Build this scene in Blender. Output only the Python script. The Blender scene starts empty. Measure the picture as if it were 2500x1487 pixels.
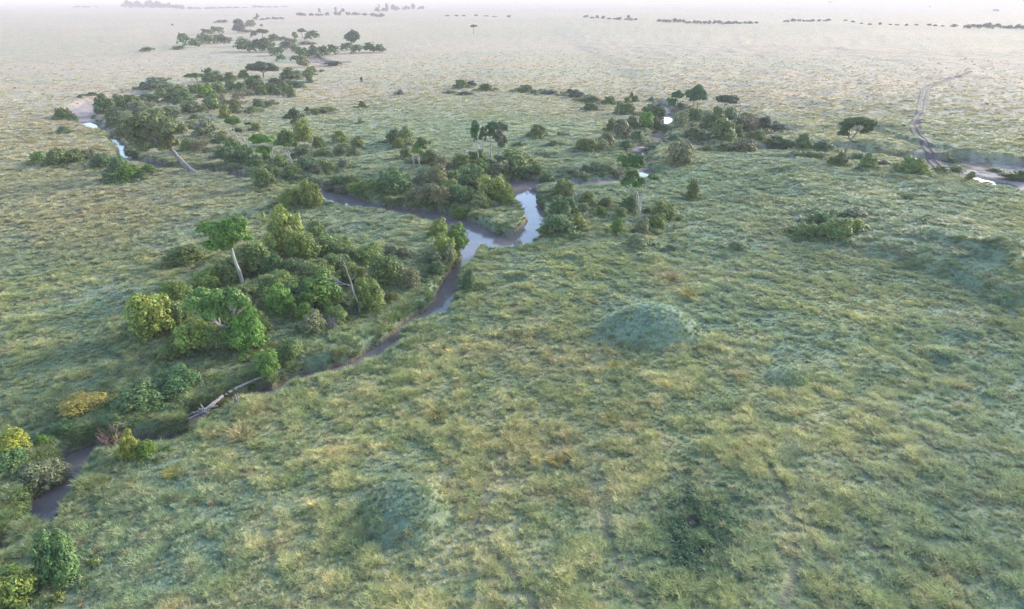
import bpy, math, random
import numpy as np
from mathutils import Vector

R = math.radians
rnd = random.Random(7)
rng = np.random.default_rng(11)
SC = bpy.context.scene
COL = SC.collection

# ------------------------------------------------------------------ camera
CAM_H = 40.0
F = 1659.0                       # focal length in pixels of the 2500 px wide photograph
PW, PH = 2500.0, 1487.0
HOR = -3.0                       # pixel row of the horizon
PITCH = math.atan((PH/2 - HOR) / F)
cam = bpy.data.cameras.new('camera')
cam.sensor_width = 36.0
cam.lens = F / PW * 36.0
cam.clip_start = 0.5
cam.clip_end = 120000.0
co = bpy.data.objects.new('camera', cam)
co.location = (0, 0, CAM_H)
co.rotation_euler = (math.pi/2 - PITCH, 0, 0)
COL.objects.link(co)
SC.camera = co

# ------------------------------------------------------------------ light
SUN_EL, SUN_AZ = 17.0, 52.0      # azimuth clockwise from +Y (away from the camera, to the right)
w = bpy.data.worlds.new('World')
SC.world = w
w.use_nodes = True
nt = w.node_tree
bg = nt.nodes['Background']
sky = nt.nodes.new('ShaderNodeTexSky')
sky.sky_type = 'NISHITA'
sky.sun_disc = False
sky.sun_elevation = R(SUN_EL)
sky.sun_rotation = R(SUN_AZ)
sky.altitude = 1500
sky.air_density = 1.0
sky.dust_density = 2.5
sky.ozone_density = 1.0
nt.links.new(sky.outputs[0], bg.inputs[0])
bg.inputs[1].default_value = 0.15
ld = bpy.data.lights.new('sun', 'SUN')
ld.energy = 1.5
ld.angle = R(16)
ld.color = (1.0, 0.91, 0.79)
lo = bpy.data.objects.new('sun', ld)
sd = Vector((math.sin(R(SUN_AZ))*math.cos(R(SUN_EL)), math.cos(R(SUN_AZ))*math.cos(R(SUN_EL)), math.sin(R(SUN_EL))))
lo.rotation_euler = sd.to_track_quat('Z', 'Y').to_euler()
lo.location = (60, 60, 90)
COL.objects.link(lo)
SC.view_settings.view_transform = 'Standard'
SC.view_settings.look = 'None'
SC.view_settings.gamma = 1
SC.view_settings.exposure = 2.4
cy = SC.cycles
cy.max_bounces = 5
cy.diffuse_bounces = 3
cy.glossy_bounces = 2
cy.transmission_bounces = 2
cy.volume_bounces = 1
cy.transparent_max_bounces = 4
cy.caustics_reflective = False
cy.caustics_refractive = False
cy.use_denoising = True
cy.denoising_input_passes = 'RGB_ALBEDO_NORMAL'
cy.denoising_prefilter = 'NONE'
cy.use_adaptive_sampling = False

# ------------------------------------------------------------------ pixel -> world
CP, SP = math.cos(PITCH), math.sin(PITCH)
def ray(px, py):
    u = (px - PW/2) / F
    v = (PH/2 - py) / F
    return np.array([u, CP + v*SP, -SP + v*CP])
def gp(px, py, z=0.0):
    d = ray(px, py)
    t = (z - CAM_H) / d[2]
    return d[0]*t, d[1]*t
def at_y(px, py, Y):
    d = ray(px, py)
    t = Y / d[1]
    return d[0]*t, Y, CAM_H + d[2]*t
# crops of the photograph the coordinates below were read in: origin x, y, scale
TG = {'S': (0,0,1), 'A': (0,150,2.935), 'B': (700,150,2.967), 'C': (1450,150,2.376), 'D': (300,450,2.4737),
      'E': (0,850,2.33), 'F': (0,0,1.996), 'G': (1250,0,1.996), 'H': (1250,400,1.996), 'I': (120,220,6.184),
      'J': (1470,200,4.99), 'K': (2100,320,6.2375), 'L': (300,150,4.536), 'M': (450,250,4.99), 'N': (900,280,4.638),
      'Q': (850,850,2.329), 'T': (1650,850,2.329)}
def px(tag, x, y):
    ox, oy, s = TG[tag]
    return ox + x/s, oy + y/s

# ------------------------------------------------------------------ noise
def _h(ix, iy, s):
    n = (ix.astype(np.int64)*374761393 + iy.astype(np.int64)*668265263 + s*974634777) & 0xffffffff
    n = ((n ^ (n >> 13)) * 1274126177) & 0xffffffff
    n = n ^ (n >> 16)
    return (n & 0xffffff) / float(0xffffff)
def vn(x, y, sc, s=0):
    x = x/sc; y = y/sc
    ix = np.floor(x); iy = np.floor(y)
    fx = x-ix; fy = y-iy
    fx = fx*fx*(3-2*fx); fy = fy*fy*(3-2*fy)
    a = _h(ix, iy, s); b = _h(ix+1, iy, s); c = _h(ix, iy+1, s); d = _h(ix+1, iy+1, s)
    return (a*(1-fx)+b*fx)*(1-fy) + (c*(1-fx)+d*fx)*fy
def fbm(x, y, sc, s=0, o=3):
    t = 0; a = 0.5; m = 0
    for k in range(o):
        t = t + a*vn(x + 17.3*k, y - 9.1*k, sc/(2.03**k), s+k*31)
        m += a; a *= 0.55
    return t/m
def sst(x, a, b):
    t = np.clip((x-a)/(b-a), 0, 1)
    return t*t*(3-2*t)

# ------------------------------------------------------------------ the channels (edge pairs in pixels, at water level)
WZ = -1.6
def pair(tag, *q):
    out = []
    for a in q:
        p1 = gp(*px(tag, a[0], a[1]), WZ); p2 = gp(*px(tag, a[2], a[3]), WZ)
        out.append(((p1[0]+p2[0])/2, (p1[1]+p2[1])/2, max(.25, math.hypot(p1[0]-p2[0], p1[1]-p2[1])/2-.3)))
    return out
def cen(tag, *q):
    out = []
    for a in q:
        p = gp(*px(tag, a[0], a[1]), WZ)
        out.append((p[0], p[1], a[2]))
    return out
RIV = [
    # the creek from the cliff to the pond
    cen('S', (209,301,1.0),(240,312,.5),(272,326,.7),(281,337,.9),(299,362,.5),(313,379,1.5),(336,399,.8),(372,404,1.5),(402,416,1.8),(442,415,1.4),
        (480,421,1.4),(526,425,1.6),(570,431,1.6),(604,440,1.4),(650,448,1.2),(722,456,1.0),(770,464,1.1))
    + pair('S', (790,463,780,486),(838,484,846,506),(902,503,905,516),(955,510,955,521),(1003,517,1008,533),(1052,518,1040,540),(1105,531,1094,556),(1146,553,1128,586),(1190,568,1145,604),(1235,582,1175,612)),
    # the pond and the arm that comes down into it
    pair('S', (1236,450,1322,451),(1240,462,1318,464),(1250,478,1309,478),(1262,492,1310,492),(1272,508,1318,508),(1285,522,1330,528),(1292,538,1338,544),(1287,552,1325,566),
         (1262,572,1302,592),(1232,580,1262,612),(1200,576,1200,616),(1160,574,1150,620),(1146,588,1148,622)),
    # from the pond down to the log jam
    cen('S', (1150,606,2.0),(1147,626,.9),(1140,642,.8)) + pair('S', (1106,656,1134,656),(1092,672,1124,670),(1080,700,1118,702),(1073,722,1106,727),(1062,742,1098,750),(1038,764,1074,768),(1000,782,1024,792))
    + pair('D', (1700,840,1760,850),(1640,900,1680,910),(1590,960,1650,985),(1490,1020,1535,1065),(1380,1090,1420,1120),(1250,1125,1245,1150),(1130,1148,1110,1172),(1015,1190,990,1212))
    + cen('D', (930,1255,.1),(800,1270,.1),(680,1320,.05),(560,1390,.1),(450,1410,.25)) + cen('E', (1120,410,.4),(1140,450,.3),(1080,500,.1),(950,520,.05),(800,545,.1),(650,580,.2))
    + cen('E', (575,582,.5),(515,600,.9),(450,635,1.3),(395,700,1.1),(375,770,1.05),(345,820,1.25),(295,890,1.3),(245,945,1.2),(190,975,.1))
    + cen('E', (130,1040,-.1),(60,1120,-.2),(0,1200,-.2),(-120,1330,-.2)),
    # pools in the half-dry bed further back
    cen('S', (1626,286,.1),(1632,290,.8),(1626,296,1.1),(1620,301,.3)),
    cen('S', (1532,373,1.5),(1556,375,1.8),(1552,388,1.6),(1550,396,1.4)),
    cen('S', (1566,424,.7),(1576,432,1.3),(1580,440,.7)),
    cen('K', (1750,720,.8),(1900,770,1.2),(2050,800,1.5),(2160,815,1.6)),
    cen('B', (2120,895,1.0),(2250,905,1.0)),
]
DRY = [   # mud-floored bed: x, y, half width
    pair('S', (2700,430,2700,505),(2560,415,2560,485),(2469,406,2469,468),(2405,398,2405,454),(2340,396,2340,434),(2300,394,2300,420)) + cen('S', (2255,399,4),(2186,390,2.5),(2110,378,2),(2039,369,2),(1955,362,2),(1880,371,3.5),
        (1811,374,2),(1750,371,1.5),(1690,360,1.5),(1610,352,2),(1560,368,2.5),(1556,395,2.2),(1574,430,2),(1500,447,1.8),(1440,453,2.5),(1380,452,1.5),(1325,450,1.5)),
    cen('S', (1612,258,2),(1628,285,4),(1612,315,2),(1600,350,1.5)),
    cen('S', (340,236,5),(250,252,5),(205,268,5),(196,290,4),(225,306,3),(272,322,3)),
    cen('F', (1660,315,5),(1580,315,6),(1545,300,5),(1530,285,4),(1500,270,3)),
    cen('L', (1680,240,3),(1900,270,3),(2010,250,2)),
]
def segs(L):
    A = []
    for pl in L:
        for a, b in zip(pl[:-1], pl[1:]):
            A.append((*a, *b))
    return np.array(A)
RS, DS = segs(RIV), segs(DRY)
def seg_d(x, y, S, pad=30.0):
    """Distance beyond the half width, and the Y component of the direction from the channel to the point."""
    best = np.full(x.shape, 1e9); by = np.zeros(x.shape)
    for x0, y0, w0, x1, y1, w1 in S:
        m = (x > min(x0,x1)-pad) & (x < max(x0,x1)+pad) & (y > min(y0,y1)-pad) & (y < max(y0,y1)+pad)
        if not m.any(): continue
        xm, ym = x[m], y[m]
        dx, dy = x1-x0, y1-y0
        t = np.clip(((xm-x0)*dx + (ym-y0)*dy) / (dx*dx+dy*dy+1e-9), 0, 1)
        ex, ey = xm-(x0+t*dx), ym-(y0+t*dy)
        e = np.hypot(ex, ey)
        d = e - (w0+t*(w1-w0))
        bm, bym = best[m], by[m]
        k = d < bm
        bm[k] = d[k]; bym[k] = (ey/(e+1e-6))[k]
        best[m] = bm; by[m] = bym
    return best, by
def line_d(x, y, P, pad=25.0):
    S = [(a[0], a[1], 0, b[0], b[1], 0) for a, b in zip(P[:-1], P[1:])]
    return seg_d(x, y, S, pad)[0]

# hummocks: centre pixel, half widths (m), height, asymmetry
MND = []
def mound(tag, x, y, rx, ry, h):
    a = gp(*px(tag, x, y), h*0.3)
    MND.append((a[0], a[1], rx, ry, h))
mound('S', 1592, 790, 6.3, 5.0, 3.1)
mound('S', 992, 1235, 3.7, 4.4, 1.5)
mound('S', 1928, 915, 2.6, 2.4, 0.9)
mound('H', 180, 130, 5.5, 7, 1.5)
mound('K', 220, 190, 10, 6, 1.3)
mound('K', 430, 640, 9, 3, .6)
mound('M', 330, 150, 8, 5, 1.3)
mound('M', 2000, 220, 8, 4, .9)
mound('J', 2250, 920, 10, 3, 1.0)
mound('S', 405, 480, 3.2, 1.8, .7)
mound('S', 2450, 640, 5, 3, .8)
mound('C', 1120, 650, 4, 2, .7)
for k in range(70):
    a = gp(rnd.uniform(200, 2600), rnd.uniform(330, 900))
    MND.append((a[0], a[1], rnd.uniform(1.5,4), rnd.uniform(1.2,2.6), rnd.uniform(.25,.6)))
SWL = [([gp(*p) for p in [(1780,470),(1900,565),(2010,620),(2150,655),(2300,700),(2420,770),(2560,860)]], 6.0, -1.5),
       ([gp(*p) for p in [(2280,600),(2420,640),(2520,690),(2620,750)]], 3.0, 1.5),
       ([gp(*p) for p in [(1560,360),(1700,395),(1900,410),(2100,420),(2250,440)]], 12.0, .6)]

_sp = [gp(*p) for p in [(1740,440),(1900,545),(2020,600),(2160,640),(2300,680),(2420,740),(2560,830),(2800,960)]]
STEP = np.array([(a[0], a[1], 0, b[0], b[1], 0) for a, b in zip(_sp[:-1], _sp[1:])])
def base_z(x, y):
    r = np.hypot(x, y)
    z = (fbm(x, y, 38, 3, 3)-.5)*1.3*sst(r, 20, 80)
    z = z + (fbm(x, y, 5.5, 8, 2)-.5)*.36
    z = z + (fbm(x, y, 1.6, 9, 2)-.5)*.15*(1-sst(r, 250, 600))
    z = z * (1-sst(r, 900, 2500)*.6)
    for cx, cy_, rx, ry, h in MND:
        m = (np.abs(x-cx) < 3*rx) & (np.abs(y-cy_) < 3*ry)
        if m.any():
            q = np.sqrt(((x[m]-cx)/rx)**2 + ((y[m]-cy_)/ry)**2)
            z[m] += h*(.75*np.clip(1-q*q, 0, 1)**.8 + .25*(1-sst(q, .3, 1.3)))
    d, by = seg_d(x, y, STEP, 70)
    sd_ = d*np.sign(by) + (fbm(x, y, 9, 78, 2)-.5)*5
    z = z + 2.3*sst(sd_, -4, 5)*np.exp(-(np.clip(sd_, 0, None)/28)**2)*sst(x, STEP[0, 0]+4, STEP[0, 0]+30)
    for P, wd, h in SWL:
        d = line_d(x, y, P, 40) + fbm(x, y, 8, 77, 2)*2-1
        z = z + h*np.exp(-(d/wd)**2)
    return z
def surf(x, y):
    x = np.asarray(x, float); y = np.asarray(y, float)
    z = base_z(x, y)
    d, by = seg_d(x, y, DS)
    wob = (fbm(x, y, 3.2, 21, 2)-.5)*1.6
    bw = np.where(by < 0, 4.2, 2.0)
    t = sst(d + wob, 0, 1) * 0 + sst((d + wob)/bw, 0, 1)
    z = np.maximum(z, -.2)*(t) + (-1.25 + (fbm(x, y, 2.2, 5, 2)-.5)*.4)*(1-t)
    z = np.where(d < 25, z, base_z(x, y) if False else z)
    dr, by = seg_d(x, y, RS)
    wob = (fbm(x, y, 2.4, 22, 2)-.5)*.9
    near = np.clip(-by, 0, 1)
    bw = 1.5 + 2.6*near
    t = sst((dr + wob + .15)/bw, 0, 1)
    z = z*t + (-2.15)*(1-t)
    return z, d, dr
def zat(x, y):
    return float(surf(np.array([x]), np.array([y]))[0][0])
def onground(p, pyy):
    x, y = gp(p, pyy)
    for _ in range(3):
        z = zat(x, y)
        x, y = gp(p, pyy, z)
    return x, y, zat(x, y)

# ------------------------------------------------------------------ ground tint (plant and soil colour, with some sheen and shade painted in by blobs)
C = lambda *a: np.array(a)
TEAL, GREEN, YEL, STRAW, OCHRE, MUD, PALEMUD = C(.140,.195,.135), C(.138,.177,.095), C(.242,.252,.128), C(.36,.325,.225), C(.27,.21,.12), C(.105,.080,.070), C(.30,.255,.235)
BLOB = []   # tag, x, y, half w px, half h px, colour, strength
def blob(tag, x, y, hw, hh, c, s):
    sc = TG[tag][2]
    a = px(tag, x, y)
    BLOB.append((a[0], a[1], hw/sc, hh/sc, c, s))
blob('S', 1592, 795, 125, 62, C(.175,.235,.185), .95)  # big hummock paler teal: dew sheen and lit rim painted into the turf colour
blob('S', 980, 1245, 88, 100, C(.115,.168,.125), .92)  # hummock darkened to the left and near side: shade painted into the turf
blob('S', 1928, 915, 45, 35, TEAL, .8)
blob('S', 1640, 680, 70, 30, OCHRE*1.1, .5)
blob('S', 1690, 690, 40, 45, YEL, .6)
blob('S', 1700, 1300, 130, 130, C(.055,.105,.055), .95)
blob('S', 760, 800, 60, 90, TEAL, .7)
for q_ in [(1800,490,60,18),(1900,570,60,20),(2010,630,70,22),(2150,665,80,24),(2300,715,80,30),(2440,800,80,40),(2440,645,70,16)]: blob('S', *q_, GREEN*.78, .8)  # darker band: lush growth, plus the shade of the slope painted in
blob('S', 2150, 560, 250, 60, STRAW, .2)
blob('S', 150, 330, 200, 60, OCHRE, .3)
blob('S', 1300, 860, 180, 70, OCHRE*1.0+.04, .35)
blob('S', 200, 560, 260, 90, OCHRE*.9, .3)
blob('S', 1350, 1100, 240, 120, OCHRE*.8, .3)
blob('S', 1430, 640, 240, 60, GREEN*1.15, .5)
blob('S', 1600, 470, 250, 70, GREEN*1.2, .5)
blob('S', 2050, 680, 220, 60, GREEN*.9, .6)
blob('S', 2350, 1280, 300, 220, GREEN*1.0, .4)
blob('S', 1050, 470, 350, 60, GREEN*.9, .5)
blob('S', 350, 870, 250, 60, GREEN*.8, .6)
blob('S', 100, 1150, 260, 200, GREEN*.8, .6)
blob('S', 1700, 420, 380, 50, TEAL*1.1, .5)
blob('S', 1100, 330, 500, 60, TEAL*1.5, .35)
TR = [[gp(*px(t[0], a, b)) for a, b in t[1]] for t in [
    ('T', [(440,560),(600,780),(680,1040),(680,1250),(610,1484)]),
    ('A', [(480,1020),(560,1100),(680,1190),(760,1300)]),
    ('Q', [(880,600),(895,740),(760,930),(700,1060),(640,1200)]),
    ('Q', [(1380,750),(1480,1050),(1620,1400),(1700,1500)]),
    ('Q', [(750,1000),(900,1250),(1080,1500)]),
    ('Q', [(900,180),(930,330),(910,420)]),
    ('T', [(700,1000),(1000,1080),(1380,1220),(1650,1480)]),
    ('G', [(0,165),(300,220),(420,270),(700,350),(880,410)]),
    ('C', [(800,190),(1100,250),(1440,320),(1800,390)]),
    ('F', [(0,305),(300,285),(700,255),(900,235)]),
    ('G', [(1600,245),(2000,290),(2495,325)]),
]]
RUT1 = [gp(*px('C', a, b)) for a, b in [(2185,72),(2090,100),(1990,130),(1920,160),(1895,190),(1882,260),(1872,330),(1850,365),(1832,392),(1845,425),(1890,470),(1915,510),(1960,560),(1995,598)]]
RUT2 = [gp(*px('C', a, b)) for a, b in [(2192,75),(2105,103),(2010,133),(1955,160),(1932,190),(1918,250),(1912,310),(1890,355),(1866,392),(1875,425),(1925,470),(1950,510),(2000,560),(2045,598)]]
def to_px(x, y, z=0.0):
    X, Y, Z = x, y, z-CAM_H
    cz = Y*CP - Z*SP
    cz = np.maximum(cz, .1)
    return PW/2 + F*X/cz, PH/2 - F*(Y*SP + Z*CP)/cz
def tint(x, y):
    r = np.hypot(x, y)
    n1 = fbm(x, y, 26, 41, 3); n2 = fbm(x, y, 4.5, 42, 3); n3 = fbm(x, y, 1.3, 43, 2); n4 = fbm(x, y, 90, 44, 3)
    k = sst(n1*.35 + n2*.27 + n3*.38, .34, .68)[:, None]
    c = GREEN*(1-k) + YEL*k
    t = sst(fbm(x, y, 15, 47, 3), .42, .68)[:, None]*.75
    c = c*(1-t) + TEAL*t
    s = (sst(n2*.5+n3*.5 + (n1-.5)*.5, .52, .75)*.3)[:, None]
    c = c*(1-s) + STRAW*s
    o = (sst(fbm(x, y, 3.0, 49, 2), .68, .85)*.45)[:, None]
    c = c*(1-o) + OCHRE*o
    far = sst(r + (n4-.5)*160 + np.where(x < -60, 40, 0), 110, 430)[:, None]
    pal = (C(.355,.272,.195))*(1-.5*n1[:, None]) + C(.27,.285,.19)*(.5*n1[:, None])
    st = sst(fbm(x, y*2.2, 60, 55, 3), .48, .66)[:, None]*.45
    pal = pal*(1-st) + C(.265,.275,.195)*st
    pk = sst(fbm(x, y, 240, 58, 2), .5, .7)[:, None]*.4
    pal = pal*(1-pk) + C(.385,.30,.235)*pk
    c = c*(1-far*.95) + pal*far*.95
    qx, qy = to_px(x, y)
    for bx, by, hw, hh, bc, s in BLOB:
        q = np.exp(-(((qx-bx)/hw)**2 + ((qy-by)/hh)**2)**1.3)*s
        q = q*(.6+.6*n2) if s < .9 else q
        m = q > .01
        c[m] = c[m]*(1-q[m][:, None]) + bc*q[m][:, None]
    return c, n1, n2, n3

# ------------------------------------------------------------------ object helpers
def link(o, parent=None):
    COL.objects.link(o)
    if parent: o.parent = parent
    return o
def mesh_np(name, V, Fq, mats=(), smooth=False, n=4):
    me = bpy.data.meshes.new(name)
    V = np.asarray(V, np.float32); Fq = np.asarray(Fq, np.int32)
    me.vertices.add(len(V)); me.vertices.foreach_set('co', V.ravel())
    me.loops.add(Fq.size); me.loops.foreach_set('vertex_index', Fq.ravel())
    me.polygons.add(len(Fq)); me.polygons.foreach_set('loop_start', np.arange(0, Fq.size, n, dtype=np.int32))
    me.polygons.foreach_set('use_smooth', np.full(len(Fq), smooth, bool))
    me.update(calc_edges=True)
    for m in mats: me.materials.append(m)
    return me
def tag(o, label=None, cat=None, group=None, kind=None):
    if label: o['label'] = label
    if cat: o['category'] = cat
    if group: o['group'] = group
    if kind: o['kind'] = kind
    return o
def empty(name, loc):
    e = bpy.data.objects.new(name, None)
    e.location = loc
    e.empty_display_size = .3
    return link(e)

# ------------------------------------------------------------------ materials
def newmat(name):
    m = bpy.data.materials.new(name); m.use_nodes = True
    t = m.node_tree
    return m, t, t.nodes['Principled BSDF']
def node(t, kind, **kw):
    n = t.nodes.new(kind)
    for k, v in kw.items(): setattr(n, k, v)
    return n
def mul(t, a, b, mode='MULTIPLY', fac=1.0):
    n = node(t, 'ShaderNodeMix', data_type='RGBA', blend_type=mode)
    n.inputs[0].default_value = fac
    for s, v in ((n.inputs[6], a), (n.inputs[7], b)):
        if hasattr(v, 'links'): t.links.new(v, s)
        else: s.default_value = (*v, 1) if len(v) == 3 else v
    return n.outputs[2]
def ramp(t, src, pts):
    n = node(t, 'ShaderNodeValToRGB')
    e = n.color_ramp.elements
    e[0].position, e[0].color = pts[0][0], (*pts[0][1], 1)
    e[1].position, e[1].color = pts[-1][0], (*pts[-1][1], 1)
    for p, c in pts[1:-1]:
        k = e.new(p); k.color = (*c, 1)
    t.links.new(src, n.inputs[0])
    return n.outputs[0]
def noise(t, scale, detail=4, vec=None, rough=.55):
    n = node(t, 'ShaderNodeTexNoise')
    n.inputs['Scale'].default_value = scale; n.inputs['Detail'].default_value = detail; n.inputs['Roughness'].default_value = rough
    if vec is not None: t.links.new(vec, n.inputs['Vector'])
    return n.outputs[0]

def foliage_mat(name, transl=.2, inst=False):
    m, t, p = newmat(name)
    if inst:
        a = node(t, 'ShaderNodeAttribute', attribute_name='tint', attribute_type='INSTANCER').outputs['Color']
    else:
        a = node(t, 'ShaderNodeObjectInfo').outputs['Color']
    tone = node(t, 'ShaderNodeAttribute', attribute_name='tone').outputs['Color']
    c = mul(t, a, tone)
    p.inputs['Roughness'].default_value = .6
    p.inputs['Specular IOR Level'].default_value = .25
    t.links.new(c, p.inputs['Base Color'])
    tr = node(t, 'ShaderNodeBsdfTranslucent')
    t.links.new(mul(t, c, (1.15, 1.1, .6)), tr.inputs[0])
    mx = node(t, 'ShaderNodeMixShader'); mx.inputs[0].default_value = transl
    t.links.new(p.outputs[0], mx.inputs[1]); t.links.new(tr.outputs[0], mx.inputs[2])
    t.links.new(mx.outputs[0], t.nodes['Material Output'].inputs[0])
    return m
M_LEAF = foliage_mat('leaves')
M_GRASS = foliage_mat('grass_blades', .25, True)
M_WEED = foliage_mat('weed_leaves', .2, True)

def bark(name, c1, c2, sc=3):
    m, t, p = newmat(name)
    tc = node(t, 'ShaderNodeTexCoord').outputs['Object']
    mp = node(t, 'ShaderNodeMapping'); mp.inputs['Scale'].default_value = (1, 1, .25)
    t.links.new(tc, mp.inputs[0])
    n = noise(t, sc, 5, mp.outputs[0])
    t.links.new(ramp(t, n, [(.35, c1), (.65, c2)]), p.inputs['Base Color'])
    p.inputs['Roughness'].default_value = .9
    b = node(t, 'ShaderNodeBump'); b.inputs['Strength'].default_value = .6; b.inputs['Distance'].default_value = .05
    t.links.new(n, b.inputs['Height']); t.links.new(b.outputs[0], p.inputs['Normal'])
    return m
M_BARK = bark('pale_bark', (.17,.155,.13), (.36,.33,.29))
M_DARKBARK = bark('brown_bark', (.10,.08,.065), (.24,.20,.165))
M_DEAD = bark('weathered_wood', (.095,.085,.075), (.225,.205,.19))
M_TWIG = bark('dry_twigs', (.22,.17,.14), (.40,.34,.30))
M_REDTWIG = bark('reddish_twigs', (.16,.09,.07), (.30,.17,.13))

# ------------------------------------------------------------------ the ground sheet
def build_ground():
    az = np.radians(np.concatenate([np.linspace(-180, -52, 40, endpoint=False), np.linspace(-52, 52, 760, endpoint=False), np.linspace(52, 180, 41)]))
    rr = np.concatenate([[0.0, 15], np.geomspace(30, 190, 250, endpoint=False), np.geomspace(190, 700, 170, endpoint=False), np.geomspace(700, 60000, 70)])
    A, Rr = np.meshgrid(az[:-1], rr)
    X = (np.sin(A)*Rr).ravel(); Y = (np.cos(A)*Rr).ravel()
    Z, d, dr = surf(X, Y)
    # soften the far land into low swells
    V = np.stack([X, Y, Z], 1)
    na, nr = len(az)-1, len(rr)
    i = np.arange(nr-1)[:, None]*na + np.arange(na)[None, :]
    j = np.arange(nr-1)[:, None]*na + (np.arange(na)[None, :]+1) % na
    Fq = np.stack([i, i+na, j+na, j], -1).reshape(-1, 4)[:, ::-1]
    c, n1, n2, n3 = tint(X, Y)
    soil = sst(Z, -.15, -.75)*0
    soil = 1-sst(Z, -1.35, -.75)
    soil = soil*np.maximum(1-sst(d, .5, 6), 1-sst(dr, .3, 4.5))
    mud = MUD[None]*(.7+.7*n2[:, None]) 
    pm = (sst(fbm(X, Y, 4, 61, 3), .42, .6)*(1-sst(d, -1.5, .8)))[:, None]
    mud = mud*(1-pm) + PALEMUD*(.8+.5*n3[:, None])*pm
    for cc, pxl in (((.36,.28,.245), (205, 262, 48, 24)), ((.30,.25,.22), (335, 240, 25, 12)), ((.34,.30,.27), (1290, 564, 45, 10)), ((.30,.26,.24), (2240, 372, 30, 10)), ((.16,.135,.125), (2275, 385, 32, 20)), ((.25,.2,.19), (2150, 380, 40, 8))):
        qx, qy = to_px(X, Y)
        q = np.exp(-(((qx-pxl[0])/pxl[2])**2+((qy-pxl[1])/pxl[3])**2)**2)[:, None]
        mud = mud*(1-q) + np.array(cc)*(.85+.3*n3[:, None])*q
        soil = np.maximum(soil, q[:, 0]*(fbm(X, Y, 2, 66, 2) > .36))
    g = (1-sst(fbm(X, Y, 2.6, 68, 2), .38, .5))*sst(d, -1, 2)*.8
    soil = soil*(1-.0*g)
    c = c*(1-soil[:, None]) + mud*soil[:, None]
    for k, P in enumerate(TR):
        wd = .45 if k < 7 else (1.3 if k < 9 else 2.5)
        q = np.exp(-((line_d(X, Y, P, 60) + (n3-.5)*.6)/wd)**2)*(.55 if k < 7 else .4)
        c = c*(1-q[:, None]) + C(.13,.105,.075)*(1 if k < 7 else 1.6)*q[:, None]
    for P in (RUT1, RUT2):
        q = np.exp(-(line_d(X, Y, P, 60)/.62)**2)[:, None]*.9
        c = c*(1-q) + C(.07,.055,.05)*q
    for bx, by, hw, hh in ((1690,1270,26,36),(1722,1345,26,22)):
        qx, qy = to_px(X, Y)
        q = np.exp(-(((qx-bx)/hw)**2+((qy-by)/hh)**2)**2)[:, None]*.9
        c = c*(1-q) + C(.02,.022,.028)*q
    
    me = mesh_np('ground', V, Fq, smooth=True)
    at = me.color_attributes.new('tint', 'FLOAT_COLOR', 'POINT')
    at.data.foreach_set('color', np.concatenate([c, soil[:, None]], 1).astype(np.float32).ravel())
    m, t, p = newmat('ground')
    an = node(t, 'ShaderNodeAttribute', attribute_name='tint')
    tc = node(t, 'ShaderNodeNewGeometry').outputs['Position']
    f1 = noise(t, 1.6, 6, tc, .7); f2 = noise(t, .12, 6, tc, .65); f3 = noise(t, .02, 5, tc, .6)
    c1 = mul(t, an.outputs['Color'], ramp(t, f1, [(.28, (.55,.6,.6)), (.5, (1,1,1)), (.72, (1.35,1.3,1.15))]))
    c2 = mul(t, c1, ramp(t, f2, [(.3, (.72,.8,.8)), (.5, (1,1,1)), (.7, (1.18,1.1,1.05))]))
    c3 = mul(t, c2, ramp(t, f3, [(.3, (.9,.96,.96)), (.7, (1.06,1.0,.98))]))
    t.links.new(c3, p.inputs['Base Color'])
    p.inputs['Roughness'].default_value = .95
    p.inputs['Specular IOR Level'].default_value = .1
    b = node(t, 'ShaderNodeBump'); b.inputs['Strength'].default_value = .8; b.inputs['Distance'].default_value = .5
    t.links.new(f1, b.inputs['Height'])
    b2 = node(t, 'ShaderNodeBump'); b2.inputs['Strength'].default_value = .6; b2.inputs['Distance'].default_value = 2.5
    t.links.new(f2, b2.inputs['Height']); t.links.new(b.outputs[0], b2.inputs['Normal'])
    t.links.new(b2.outputs[0], p.inputs['Normal'])
    me.materials.append(m)
    tag(link(bpy.data.objects.new('ground', me)), kind='structure')
build_ground()

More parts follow.
